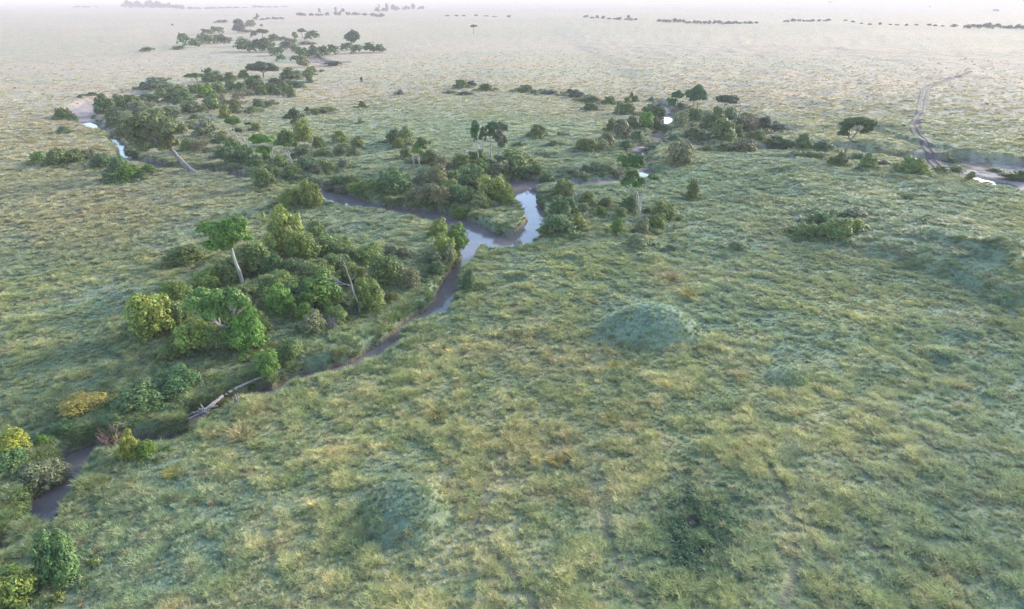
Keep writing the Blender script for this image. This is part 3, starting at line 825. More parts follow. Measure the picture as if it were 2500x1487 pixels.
# ------------------------------------------------------------------ trees
def crown_world(base, bx, Y, asx):
    """bx: crown box in px x0,y0,x1,y1 -> centre (world), rx, ry, rz at depth Y."""
    x0, y0, x1, y1 = bx
    c = at_y((x0+x1)/2, (y0+y1)/2, Y)
    cz = Y*CP + (CAM_H-c[2])*SP
    m = cz/F
    rx = (x1-x0)/2*m; hv = (y1-y0)/2*m
    a = math.atan2(CAM_H-c[2], Y)
    ry = min(rx, hv*1.5)*.8
    rz = math.sqrt(max(hv*hv-(ry*math.sin(a))**2, (.78*hv)**2))/math.cos(a)
    rx *= 1.05; rz *= 1.06
    return c, rx, ry, rz
def tree(tg, name, trunks, boxes, col, label, r=.22, barkm=None, nleaf=5200, leaf=.17, cat='tree', group=None, flat=False, seed=1, dense=1.0):
    """trunks: list of polylines px; boxes: crown boxes px. All at the depth of the first trunk's foot."""
    g = random.Random(seed)
    sc = TG[tg][2]
    b0 = px(tg, *trunks[0][0])
    x, y, z = onground(*b0)
    Y = y
    root = empty(name, (x, y, z))
    tag(root, label, cat, group)
    barkm = barkm or M_BARK
    loc = lambda p: (p[0]-x, p[1]-y, p[2]-z)
    tops = []
    for k, P in enumerate(trunks):
        Q = []
        for j, q in enumerate(P):
            w_ = at_y(*px(tg, *q), Y)
            Q.append(Vector(loc(w_)))
        Q[0].z = (min(Q[0].z, 0) - .3) if abs(Q[0].z) < 1 else Q[0].z
        fine = []
        for a, b in zip(Q[:-1], Q[1:]):
            for s in range(4):
                fine.append(a.lerp(b, s/4) + Vector((g.uniform(-.03,.03), g.uniform(-.08,.08), 0)))
        fine.append(Q[-1])
        rr = r*(1 if k == 0 else .8)*(1.4 if r < .2 else 1.1)
        o = bpy.data.objects.new('trunk', tube_mesh('trunk', [tube(fine, rr*1.25, rr*.6, 8, seed, .1)], barkm)); link(o, root)
        tops.append(Q[-1])
    parts = []
    li = 0
    for bxx in boxes:
        x0, y0 = px(tg, bxx[0], bxx[1]); x1, y1 = px(tg, bxx[2], bxx[3])
        c, rx, ry, rz = crown_world(None, (x0, y0, x1, y1), Y, 1)
        c = Vector(loc(c))
        cl = []
        nc = 7 + int(rx*2.2)
        for k in range(nc):
            a = 2*math.pi*k/nc*2.4 + g.uniform(-.3, .3); q = math.sqrt((k+.5)/nc)*.78
            s = g.uniform(.24, .42)
            zz = (1-q*q)*.55*g.uniform(.6, 1.2) - (.15 if not flat else .05) + g.uniform(-.35, .25)
            if rz > rx*.85: zz = g.uniform(-.72, .72)*(1-.35*q)
            cl.append((c.x+math.cos(a)*q*rx, c.y+math.sin(a)*q*ry, c.z+zz*rz, s*rx, s*ry*1.05, s*rz*(1.25 if not flat else .9)))
        cl.append((c.x, c.y, c.z+.05*rz, rx*.5, ry*.5, rz*.6))
        A = rx*ry + rx*rz
        n = int(min(14000, max(1300, A*nleaf/14*dense*1.7)))
        parts.append(leaves(cl, n, leaf, seed*7+li, shell=.45, squash=.6))
        t0 = min(tops, key=lambda q_: (q_-c).length)
        for k in range(5):
            e = Vector(cl[g.randrange(nc)][:3])
            P = bend(t0 - Vector((0, 0, .1)), e, 6, .10, seed+k+li*10)
            o = bpy.data.objects.new('limb', tube_mesh('limb', [tube(P, r*.5, r*.12, 6)], barkm)); link(o, root)
        li += 1
    me = leaf_mesh('crown', parts)
    o = bpy.data.objects.new('crown', me); o.color = (col[0]*1.3, col[1]*1.2, col[2]*1.2, 1); link(o, root)
    return root
GC, DC, OC, BC = (.075,.150,.032), (.050,.100,.040), (.085,.105,.045), (.085,.180,.030)
tree('D', 'umbrella_tree', [[(724,600),(708,540),(680,470),(655,385)]], [(500,205,740,425),(560,215,700,400),(445,225,640,330),(620,270,790,355),(495,330,640,420)], (.095,.190,.036), 'tall tree with straight pale trunk and spreading bright green crown above the near thicket', .24, nleaf=7500, seed=3)
tree('D', 'forked_tree', [[(676,975),(665,930),(652,872)], [(654,880),(615,865),(585,848)], [(654,875),(683,840),(668,795)]], [(375,640,640,850),(520,615,700,760),(600,650,775,790)], (.090,.175,.042), 'broad-crowned tree with forked white trunk at the near end of the thicket', .27, nleaf=7000, seed=4)
tree('I', 'leaning_fig_tree', [[(2180,1235),(2050,1130),(1930,1000),(1850,900),(1700,860)]], [(1040,480,1500,900),(1500,450,2060,800),(1150,340,1650,620),(1250,700,1650,990),(1600,640,1960,960),(1350,500,1750,800)], (.115,.145,.060), 'huge old tree leaning left over the creek on a thick grey trunk', .55, M_DEAD, nleaf=2600, leaf=.24, seed=5)
tree('L', 'flat_topped_tree', [[(850,290),(840,255),(825,215)]], [(680,130,900,210)], GC, 'small flat-topped tree at the back edge of the left belt', .35, M_DARKBARK, leaf=.3, nleaf=3000, flat=True, seed=6)
tree('L', 'broad_tree', [[(1560,175),(1555,120)]], [(1370,0,1700,165)], (.060,.085,.045), 'wide domed dark tree at the back of the left belt', .4, M_DARKBARK, leaf=.4, nleaf=2200, seed=7)
tree('M', 'slender_tree', [[(692,560),(660,470),(620,380),(590,305)]], [(490,180,690,300)], GC, 'thin tree leaning left with a small tuft-like crown on a white trunk', .17, seed=8)
tree('M', 'slender_tree', [[(735,470),(700,400),(690,380)]], [(580,310,720,390),(720,240,830,290)], DC, 'short crooked tree right behind the thin left-leaning tree', .12, seed=9)
tree('M', 'bright_tree', [[(1100,725),(1060,685),(1015,645)], [(1080,670),(1065,600)]], [(780,370,1090,560),(860,520,1060,680)], BC, 'bright green tree leaning left, the left of the twin trees', .17, nleaf=6000, seed=10)
tree('M', 'bright_tree', [[(1332,795),(1290,690),(1210,585)], [(1325,755),(1285,660),(1258,585)]], [(1090,350,1330,560),(1180,430,1385,580)], (.080,.140,.042), 'green tree on two crossing white stems, the right of the twin trees', .15, nleaf=5200, seed=11)
tree('M', 'grey_trunked_tree', [[(1350,450),(1335,380),(1328,285)]], [(1200,120,1455,240),(1260,70,1400,180),(1285,200,1380,285)], (.070,.105,.050), 'tree with upright grey trunk and dark crown behind the twin trees', .22, M_DEAD, seed=12)
tree('N', 'slender_tree', [[(572,632),(569,550),(570,470)]], [(484,372,626,482)], BC, 'thin white-trunked tree with small bright crown, front one of the small pale pair', .11, seed=13)
tree('N', 'slender_tree', [[(515,605),(508,540),(500,480),(540,400)]], [(495,262,670,420)], (.075,.13,.04), 'taller and hinder tree of the small pale pair', .11, seed=14)
tree('N', 'slender_tree', [[(1240,560),(1236,470),(1228,340)]], [(1138,80,1264,345)], (.050,.115,.045), 'leftmost tall dark tree of the slender cluster', .16, seed=15)
tree('N', 'slender_tree', [[(1288,505),(1295,420),(1312,310)], [(1285,500),(1275,400),(1262,300)], [(1292,480),(1290,380),(1290,300)]], [(1238,145,1348,318)], (.050,.105,.045), 'three-stemmed tree second in the slender cluster', .10, seed=16)
tree('N', 'slender_tree', [[(1378,512),(1382,400),(1380,240)]], [(1320,78,1500,225),(1330,130,1440,258)], (.045,.105,.042), 'straightest and highest single-stemmed tree of the slender cluster', .12, seed=17)
tree('N', 'slender_tree', [[(1412,600),(1445,520),(1472,395)], [(1440,580),(1462,500),(1480,400)]], [(1398,165,1572,400),(1460,88,1588,200)], (.085,.115,.065), 'rightmost and greyest tree of the slender cluster, on leaning stems', .12, seed=18)
tree('J', 'flat_topped_tree', [[(885,410),(882,330),(900,240)], [(925,370),(922,300),(915,230)]], [(840,100,990,220),(790,200,900,310)], (.045,.115,.045), 'leftmost dark tree of the far trio behind the white pool', .16, M_DARKBARK, leaf=.26, seed=19)
tree('J', 'flat_topped_tree', [[(1105,325),(1112,270),(1125,210)], [(1160,330),(1165,240)]], [(1000,90,1180,230),(1070,50,1290,250)], (.050,.115,.048), 'tallest tree of the far trio behind the white pool', .2, M_DARKBARK, leaf=.28, seed=20)
tree('J', 'flat_topped_tree', [[(1465,385),(1478,330),(1495,285)]], [(1370,160,1660,310)], (.065,.095,.055), 'rightmost tree of the far trio, with a thin grey-green crown', .2, M_DEAD, leaf=.26, dense=.7, seed=21)
tree('C', 'lone_acacia', [[(1447,560),(1465,500),(1500,445),(1530,405)], [(1490,460),(1475,430)]], [(1420,325,1625,400),(1412,350,1500,440),(1545,350,1630,430)], (.060,.100,.035), 'lone flat-topped tree with curved trunk beside the muddy ford', .26, M_DARKBARK, leaf=.2, nleaf=5200, flat=True, seed=22)
tree('C', 'ragged_tree', [[(270,928),(264,830),(245,750),(235,640)], [(265,840),(300,720),(335,680)]], [(140,540,300,650),(160,630,290,740),(310,650,385,705)], (.060,.130,.035), 'ragged tree with separate leaf clumps above the green slope', .14, seed=23)
tree('F', 'round_tree', [[(1715,222),(1715,190)]], [(1680,155,1748,215)], (.035,.090,.040), 'tall round dark tree alone on the right end of the far belt', .5, M_DARKBARK, leaf=.55, nleaf=900, seed=24)
tree('F', 'umbrella_tree', [[(2308,166),(2308,135)]], [(2290,120,2326,138)], (.035,.060,.040), 'lone umbrella-shaped tree far out on the open plain', .35, M_DARKBARK, leaf=.6, nleaf=700, flat=True, seed=25)
tree('F', 'grey_tree', [[(1160,160),(1160,130)]], [(1128,98,1190,156)], (.09,.11,.075), 'tall grey-green round tree in the far belt', .4, M_DEAD, leaf=.6, nleaf=700, seed=26)
tree('F', 'flat_topped_tree', [[(1278,185),(1280,165)]], [(1245,142,1305,170)], (.04,.08,.04), 'ragged dark tree in the far belt left of the tall round tree', .4, M_DARKBARK, leaf=.55, nleaf=700, seed=27)
tree('F', 'flat_topped_tree', [[(1474,185),(1470,160)]], [(1450,138,1492,166)], (.04,.075,.04), 'small flat-topped tree in the far belt beside the dark thicket', .4, M_DARKBARK, leaf=.55, nleaf=700, flat=True, seed=28)

# dead trees
def dead(tg, name, label, lines, r, mat=M_DEAD, cat='dead tree'):
    b = px(tg, *lines[0][0][:2])
    x, y, z = onground(*b)
    root = empty(name, (x, y, z)); tag(root, label, cat)
    for k, L in enumerate(lines):
        Q = []
        for j, q in enumerate(L):
            w_ = at_y(*px(tg, q[0], q[1]), y + (q[2] if len(q) > 2 else 0))
            Q.append(Vector((w_[0]-x, w_[1]-y, w_[2]-z)))
        if k == 0: Q[0].z -= .4
        fine = []
        for a, b2 in zip(Q[:-1], Q[1:]):
            for s in range(3): fine.append(a.lerp(b2, s/3) + Vector((rnd.uniform(-.05,.05), rnd.uniform(-.05,.05), 0))*(1 if k == 0 else .6))
        fine.append(Q[-1])
        rr = r if k == 0 else r*.5
        o = bpy.data.objects.new('trunk' if k == 0 else 'branch', tube_mesh('dead_wood', [tube(fine, rr, rr*.35, 7, k, .15)], mat)); link(o, root)
    return root
dead('D', 'dead_tree', 'leaning dead tree with bare white stem in the near thicket', [
    [(1432,775),(1425,720),(1398,665),(1380,600),(1360,545),(1345,500),(1318,448)], [(1395,660),(1370,612),(1330,598),(1280,575),(1235,545)], [(1350,605),(1300,605),(1245,600)], [(1320,590),(1270,600),(1240,610)],
    [(1300,580),(1270,560),(1260,550)], [(1325,460),(1330,440),(1345,425)], [(1372,580),(1400,560),(1412,530)]], .17)
dead('J', 'dead_tree', 'bare grey dead tree leaning right behind the dry bed', [
    [(1548,575),(1590,500),(1625,455),(1665,400),(1690,340),(1760,290)], [(1690,345),(1680,290),(1675,220)], [(1620,450),(1610,400),(1640,360)], [(1665,430),(1670,390)], [(1740,305),(1800,300)]], .22)
dead('J', 'dead_sapling', 'thin dead sapling near the far white pool', [[(1018,615),(1045,560),(1080,500)], [(1060,530),(1110,500)]], .10)
dead('H', 'dead_stump_tree', 'thick broken grey dead tree beside the pond', [
    [(280,245),(285,210),(300,180),(320,155),(345,128)], [(298,185),(292,160),(305,135),(320,128)], [(310,165),(335,150),(350,140)], [(285,210),(300,195),(320,185)], [(292,195),(285,185),(275,180)]], .42)
dead('C', 'broken_snag', 'short split brown snag under the ragged tree', [[(243,808),(243,780),(240,755)], [(243,800),(250,775),(252,760)]], .28, M_DARKBARK)
dead('E', 'split_stump', 'grey split stump standing in the ditch by the fallen log', [[(1350,330),(1342,295),(1335,262)], [(1348,325),(1355,290),(1350,255)], [(1345,300),(1330,290)]], .22)

def fallen_log():
    P = [px('D', *q) for q in [(480,1372),(530,1330),(600,1270),(690,1220),(780,1180),(855,1148)]]
    Q = []
    for i, q in enumerate(P):
        x, y = gp(*q, .3)
        Q.append(Vector((x, y, max(zat(x, y), -.2) + .35)))
    b = Q[0].copy()
    root = empty('fallen_log', b)
    tag(root, 'long pale fallen tree trunk lying beside the ditch with its roots torn up', 'log')
    fine = []
    for a, c in zip(Q[:-1], Q[1:]):
        for s in range(5): fine.append(a.lerp(c, s/5) - b + Vector((rnd.uniform(-.06,.06), rnd.uniform(-.06,.06), 0)))
    fine.append(Q[-1]-b)
    link(bpy.data.objects.new('trunk', tube_mesh('log', [tube(fine, .24, .09, 9, 4, .12)], M_DEAD)), root)
    g = random.Random(3); tb = []
    for k in range(22):
        a = g.uniform(0, 6.28); L = g.uniform(.8, 1.9)
        e = Vector((g.uniform(-1.4, 1.2), g.uniform(-1.3, .8), g.uniform(-.4, .9)))
        tb.append(tube(bend((0, 0, 0), e*L*.7, 5, .2, k), .16, .03, 5, k, .2))
    link(bpy.data.objects.new('root_mass', tube_mesh('roots', tb, M_DEAD)), root)
fallen_log()
def twig_bush(tg, x, y, w_, h_, me, label, name='bare_bush'):
    sx, sy = px(tg, x, y); s = TG[tg][2]
    gx, gy, gz = onground(sx, sy)
    cz = gy*CP + (CAM_H-gz)*SP
    m = cz/F
    o = link(bpy.data.objects.new(name, me))
    o.location = (gx, gy + w_/s*m*.3, max(gz, WZ) - .1)
    o.scale = (w_/s*m*.55, w_/s*m*.5, h_/s*m*.65)
    tag(o, label, 'bush')
    return o
twig_bush('E', 630, 590, 190, 150, TWIG_RED, 'reddish leafless bush of bare twigs at the top of the nearest pool')
twig_bush('D', 1240, 900, 150, 110, TWIG_GREY, 'pale leafless twig bush in front of the leaning dead white tree')
twig_bush('D', 1120, 670, 110, 90, TWIG_GREY, 'pale dead twigs among the bright green bush of the near thicket')
twig_bush('D', 860, 760, 90, 80, TWIG_GREY, 'grey dead twigs beside the bright green round bush')
sp = leaf_mesh('sparse_leaves', shrub_var(777, 420, .06, 9, 1.0))
def water_bush():
    sx, sy = px('B', 1670, 1350)
    x, y = gp(sx, sy, WZ)
    root = empty('drowned_bush', (x, y, WZ-.1))
    tag(root, 'sparse grey-green bush standing in the pond water', 'bush')
    f = link(bpy.data.objects.new('foliage', sp), root); f.color = (.12,.13,.08,1); f.scale = (1.5, 1.3, 1.3)
    t_ = link(bpy.data.objects.new('stem', TWIG_GREY), root); t_.scale = (1.2, 1.1, 1.1)
water_bush()
# driftwood at the tip of the spit
dead('N', 'driftwood', 'dark driftwood branch at the tip of the grassy spit', [[(1885,1215),(1925,1195),(1970,1185)], [(1900,1205),(1930,1220),(1915,1230)], [(1925,1195),(1945,1175)]], .14, M_DARKBARK, 'driftwood')

# ------------------------------------------------------------------ far trees and bushes on the hazy plain
def far_bush(sx, sy, w_, h_, label, group, col=(.085,.11,.085), name='far_shrub', me=None):
    x, y = gp(sx, sy)
    m = (y*CP + CAM_H*SP)/F
    o = link(bpy.data.objects.new(name, me or rnd.choice(SHR_LO)))
    z = zat(x, y)
    o.location = (x, y, z-.2); o.rotation_euler = (0, 0, rnd.uniform(0, 6.28))
    o.scale = (w_*m/2, w_*m/2, h_*m/1.55)
    c = rnd.uniform(.8, 1.2)
    o.color = (col[0]*c, col[1]*c, col[2]*c, 1)
    tag(o, label, 'bush', group)
BELTS = [ # x0,y0,x1,y1, n, width, height, label
    ('F', [(590,38),(890,42)], 16, 40, 26, 'tall hazy blue tree of the grove on the far left horizon', 'trees of the hazy grove on the horizon'),
    ('F', [(880,46),(1400,36)], 14, 42, 9, 'low bush in the thin hazy line right of the horizon grove', 'low hazy line beside the horizon grove'),
    ('F', [(345,37),(480,36)], 5, 30, 8, 'small bush in the short hazy row left of the horizon grove', 'short hazy row left of the horizon grove'),
    ('F', [(1240,98),(1390,94)], 6, 28, 12, 'bush in the short dark row on the plain below the horizon line', 'short dark row on the far plain'),
    ('F', [(1440,80),(1600,76),(1760,74),(1880,86)], 15, 32, 15, 'bush in the long row at the top centre of the plain', 'long row at the top centre'),
    ('F', [(1825,60),(1930,52),(2060,44)], 9, 30, 22, 'bush in the rising row at the far end of the river line', 'rising row at the end of the river line'),
    ('F', [(2140,78),(2250,80),(2350,80),(2495,86)], 7, 28, 9, 'faint bush in the broken row right of the top centre', 'broken row right of the top centre'),
    ('G', [(350,88),(430,94),(500,98),(620,104)], 10, 30, 12, 'bush in the left stretch of the far right tree line', 'left stretch of the far right tree line'),
    ('G', [(700,110),(850,116),(1000,122),(1200,119)], 20, 32, 15, 'bush in the middle stretch of the far right tree line', 'middle stretch of the far right tree line'),
    ('G', [(1330,110),(1450,108),(1560,104)], 9, 30, 11, 'bush in the pale stretch of the far right tree line', 'pale stretch of the far right tree line'),
    ('G', [(1600,102),(1720,122),(1900,128),(2130,134)], 12, 26, 9, 'faint bush in the sagging stretch of the far right tree line', 'sagging stretch of the far right tree line'),
    ('G', [(2200,140),(2330,143),(2420,144),(2560,150)], 12, 38, 22, 'dark bush at the right end of the far right tree line', 'right end of the far right tree line'),
]
for tg, P, n, w_, h_, lab, grp in BELTS:
    P = [np.array(px(tg, *q)) for q in P]; s = TG[tg][2]
    L = [0]
    for a, b in zip(P[:-1], P[1:]): L.append(L[-1]+np.hypot(*(b-a)))
    for k in range(n):
        q = (k+.5)/n*L[-1] + rnd.uniform(-.3, .3)*L[-1]/n
        j = max(i for i in range(len(P)-1) if L[i] <= q or i == 0)
        a = P[j] + (P[j+1]-P[j])*(q-L[j])/(L[j+1]-L[j])
        far_bush(a[0], a[1]+rnd.uniform(-.6, .6), w_/s*rnd.uniform(.7, 1.3), h_/s*rnd.uniform(.6, 1.3), lab, grp)
for tg, x, y, w_, h_, lab in [
    ('G', 1550, 19, 26, 12, 'small lone bush on the horizon plain, upper right'), ('G', 1660, 10, 12, 7, 'tiny bush on the horizon right of the lone bush'), ('G', 2025, 12, 14, 6, 'tiny horizon bush near the right end of the plain'),
    ('G', 2036, 36, 12, 6, 'speck-like bush just below the tiny horizon bush'), ('G', 2355, 57, 34, 10, 'small dark row-like bush at the upper right edge of the plain'), ('G', 2152, 137, 44, 15, 'square-looking clump in a gap of the far right tree line'),
    ('G', 567, 98, 20, 22, 'taller tree standing out of the left stretch of the far line'), ('F', 1255, 90, 22, 22, 'small round tree above the short dark row'), ('F', 1557, 62, 18, 20, 'small tree above the long top centre row, left one'),
    ('F', 1637, 62, 16, 26, 'narrow tree above the long top centre row, middle one'), ('F', 1670, 60, 24, 18, 'wide tree above the long top centre row, right one'), ('F', 1885, 45, 18, 28, 'tall tree rising over the end of the river line'),
    ('F', 1980, 46, 14, 18, 'short tree near the right end of the rising row'), ('F', 1847, 40, 16, 18, 'tree left of the tall one over the river line'), ('F', 950, 14, 14, 8, 'tiny bush on the horizon above the thin hazy line'), ('F', 840, 126, 12, 10, 'small solitary bush on the left plain'),
    ('F', 1275, 130, 20, 12, 'small bush right of the tall grey-green tree'), ('F', 1762, 402, 20, 26, 'small upright brown bush on the plain behind the belt'), ('F', 1950, 462, 36, 22, 'small round bush on the plain right of the upright brown one')]:
    a = px(tg, x, y); s = TG[tg][2]
    far_bush(a[0], a[1], w_/s, h_/s, lab, None, name='lone_shrub')

# ------------------------------------------------------------------ grass and undergrowth (nobody could count them)
def tuft(seed, n, h, spread, wd, lean=.35):
    g = np.random.default_rng(seed)
    a = g.random(n)*6.283; r = np.sqrt(g.random(n))*spread
    B = np.stack([np.cos(a)*r, np.sin(a)*r, np.zeros(n)-.05], 1)
    da = a + g.normal(size=n)*.9
    L = h*(.55+.6*g.random(n))
    out = (lean+.6*g.random(n)*(.4+r/spread))
    d1 = np.stack([np.cos(da)*out*.5, np.sin(da)*out*.5, np.ones(n)], 1)
    d2 = np.stack([np.cos(da)*out*1.6, np.sin(da)*out*1.6, np.ones(n)*.55], 1)
    M1 = B + d1*(L*.55)[:, None]; E = M1 + d2*(L*.5)[:, None]
    sd_ = np.stack([-np.sin(da), np.cos(da), np.zeros(n)], 1)
    tw = g.normal(size=(n, 1))*.5
    sd_ = sd_ + tw*np.stack([np.cos(da), np.sin(da), np.zeros(n)], 1)
    sd_ *= wd
    V = np.stack([B-sd_, B+sd_, M1+sd_*.9, M1-sd_*.9, E+sd_*.15, E-sd_*.15], 1).reshape(-1, 3)
    i = np.arange(n)[:, None]*6
    Fq = np.concatenate([i+[0,1,2,3], i+[3,2,4,5]], 0)
    t_ = .75+.5*g.random((n, 1))
    root = np.array([.92,.98,1.0]); tip = np.array([1.2,1.1,.95])
    T = np.stack([root*t_, root*t_, (root+tip)/2*t_, (root+tip)/2*t_, tip*t_, tip*t_], 1).reshape(-1, 3)
    return V, Fq, T
def proto_col(name, meshes):
    c = bpy.data.collections.new(name)
    for k, me in enumerate(meshes):
        o = bpy.data.objects.new(f'{name}_{k:02d}', me); c.objects.link(o)
    return c
def scatter(name, label, P, scl, rot, idx, col, coll):
    me = bpy.data.meshes.new(name)
    me.vertices.add(len(P)); me.vertices.foreach_set('co', P.astype(np.float32).ravel())
    def at(n, ty, key, a):
        q = me.attributes.new(n, ty, 'POINT'); q.data.foreach_set(key, a)
    at('scl', 'FLOAT_VECTOR', 'vector', scl.astype(np.float32).ravel())
    at('rot', 'FLOAT_VECTOR', 'vector', rot.astype(np.float32).ravel())
    at('idx', 'INT', 'value', idx.astype(np.int32))
    at('tint', 'FLOAT_COLOR', 'color', np.concatenate([col, np.ones((len(col), 1))], 1).astype(np.float32).ravel())
    o = link(bpy.data.objects.new(name, me))
    g = bpy.data.node_groups.new(name, 'GeometryNodeTree')
    g.interface.new_socket('Geometry', in_out='INPUT', socket_type='NodeSocketGeometry')
    g.interface.new_socket('Geometry', in_out='OUTPUT', socket_type='NodeSocketGeometry')
    gi = g.nodes.new('NodeGroupInput'); go = g.nodes.new('NodeGroupOutput')
    mp = g.nodes.new('GeometryNodeMeshToPoints')
    ip = g.nodes.new('GeometryNodeInstanceOnPoints')
    ci = g.nodes.new('GeometryNodeCollectionInfo')
    ci.inputs['Collection'].default_value = coll
    ci.inputs['Separate Children'].default_value = True
    ci.inputs['Reset Children'].default_value = True
    ip.inputs['Pick Instance'].default_value = True
    def na(n, ty):
        q = g.nodes.new('GeometryNodeInputNamedAttribute'); q.data_type = ty; q.inputs[0].default_value = n
        return q.outputs[0]
    g.links.new(gi.outputs[0], mp.inputs[0])
    g.links.new(mp.outputs[0], ip.inputs['Points'])
    g.links.new(ci.outputs[0], ip.inputs['Instance'])
    g.links.new(na('idx', 'INT'), ip.inputs['Instance Index'])
    er = g.nodes.new('FunctionNodeEulerToRotation')
    g.links.new(na('rot', 'FLOAT_VECTOR'), er.inputs[0])
    g.links.new(er.outputs[0], ip.inputs['Rotation'])
    g.links.new(na('scl', 'FLOAT_VECTOR'), ip.inputs['Scale'])
    g.links.new(ip.outputs[0], go.inputs[0])
    md = o.modifiers.new('scatter', 'NODES'); md.node_group = g
    tag(o, label, kind='stuff')
    return o

def build_grass():
    meshes = [leaf_mesh('tuft', [tuft(s, 70, .52, .26, .014)], M_GRASS) for s in range(5)] + \
             [leaf_mesh('tuft', [tuft(20+s, 70, .50, .42, .024, .6)], M_GRASS) for s in range(3)] + \
             [leaf_mesh('tuft', [tuft(30+s, 56, .52, .66, .045, .7)], M_GRASS) for s in range(3)]
    coll = proto_col('tuft', meshes)
    XS, YS, KS = [], [], []
    for (r0, r1, dens, kd) in ((27, 75, 11.0, 0), (75, 125, 7.5, 0), (125, 220, 3.2, 1), (220, 1100, .8, 2)):
        half = R(46)
        n = int(half*(r1*r1-r0*r0)*dens)
        r = np.sqrt(rng.random(n)*(r1*r1-r0*r0)+r0*r0); a = (rng.random(n)*2-1)*half
        XS.append(np.sin(a)*r); YS.append(np.cos(a)*r); KS.append(np.full(n, kd))
    x = np.concatenate(XS); y = np.concatenate(YS); k = np.concatenate(KS)
    r_ = np.hypot(x, y)
    fm = rng.random(len(x)) < np.clip((255/np.maximum(r_, 255))**4 - .03, 0, 1)
    x, y, k = x[fm], y[fm], k[fm]
    qx, qy = to_px(x, y)
    m = (qx > -180) & (qx < 2680) & (qy < 1620)
    x, y, k = x[m], y[m], k[m]
    z, d, dr = surf(x, y)
    c, n1, n2, n3 = tint(x, y)
    dens = fbm(x, y, 1.9, 91, 2)
    patch = fbm(x, y, 9, 92, 2)
    keep = rng.random(len(x)) < .45 + .9*sst(dens, .35, .62)
    keep &= (z > -1.15 + .5*rng.random(len(x))) | ((dr > 1.2) & (d > 1) & (z > -1.5))
    floor_ = (d < -.3) & (fbm(x, y, 6, 95, 2) < .60)
    keep &= ~floor_
    for kk, P in enumerate(TR[:7]):
        keep &= ~((line_d(x, y, P, 12) + (n3-.5)*.5 < .4) & (rng.random(len(x)) < .85))
    for P in (RUT1, RUT2):
        keep &= line_d(x, y, P, 12) > .85 + .25*rng.random(len(x))
    qx, qy = to_px(x, y)
    for bx, by, hw, hh in ((1690,1270,22,30),(1722,1345,24,20),(205,262,44,20),(335,240,22,10),(1290,564,38,8),(2195,1098,16,11)):
        keep &= (((qx-bx)/hw)**2+((qy-by)/hh)**2 > 1) | (rng.random(len(x)) < .12)
    x, y, z, k, c, n2, n3, d, dr, dens, patch = [q[keep] for q in (x, y, z, k, c, n2, n3, d, dr, dens, patch)]
    n = len(x)
    idx = np.where(k == 0, rng.integers(0, 5, n), np.where(k == 1, rng.integers(5, 8, n), rng.integers(8, 11, n)))
    bank = np.exp(-np.clip(dr, 0, None)/2.2)*(z > -1.5)
    s = (.48 + .42*sst(dens, .3, .75) + .3*(patch-.5))*(.7+.6*rng.random(n))*(1+.6*bank)*np.where(k == 0, 1.0, 1.15)
    # low turf on the hummocks is shorter
    for cx, cy_, rx, ry, h in MND[:3]:
        q = ((x-cx)/rx)**2 + ((y-cy_)/ry)**2
        s = np.where(q < 1.1, .42 + .25*rng.random(n), s)
    big = (rng.random(n) < .02) & (k == 0)
    s = np.where(big, s*1.15, s)
    bright = sst(dens, .45, .75)[:, None]
    c = c*(1-.35*bright) + np.where((k == 0)[:, None], c*C(1.6,1.45,.95), c*C(1.35,1.32,1.2))*(.35*bright)
    c = c*np.where((k == 0)[:, None], .80+.48*rng.random((n, 1)), .93+.2*rng.random((n, 1)))*np.where(k == 0, 1.38, 1.27)[:, None]
    c = np.where(big[:, None], YEL*1.15, c)
    b_ = (bank*.65)[:, None]
    c = c*(1-b_) + C(.085,.165,.045)*b_
    dry = (rng.random(n) < np.where(k == 0, .02, .004))[:, None]
    c = np.where(dry, OCHRE*1.1, c)
    scl = np.stack([s*1.05, s*1.05, s*(.8+.4*rng.random(n))], 1)
    lean = rng.normal(size=(n, 2))*.12 + [.10, .16]
    rot = np.stack([lean[:, 0], lean[:, 1], rng.random(n)*6.283], 1)
    print('grass', n)
    scatter('grass', 'tall tufted savanna grass covering the plain', np.stack([x, y, z], 1), scl, rot, idx, c, coll)
build_grass()

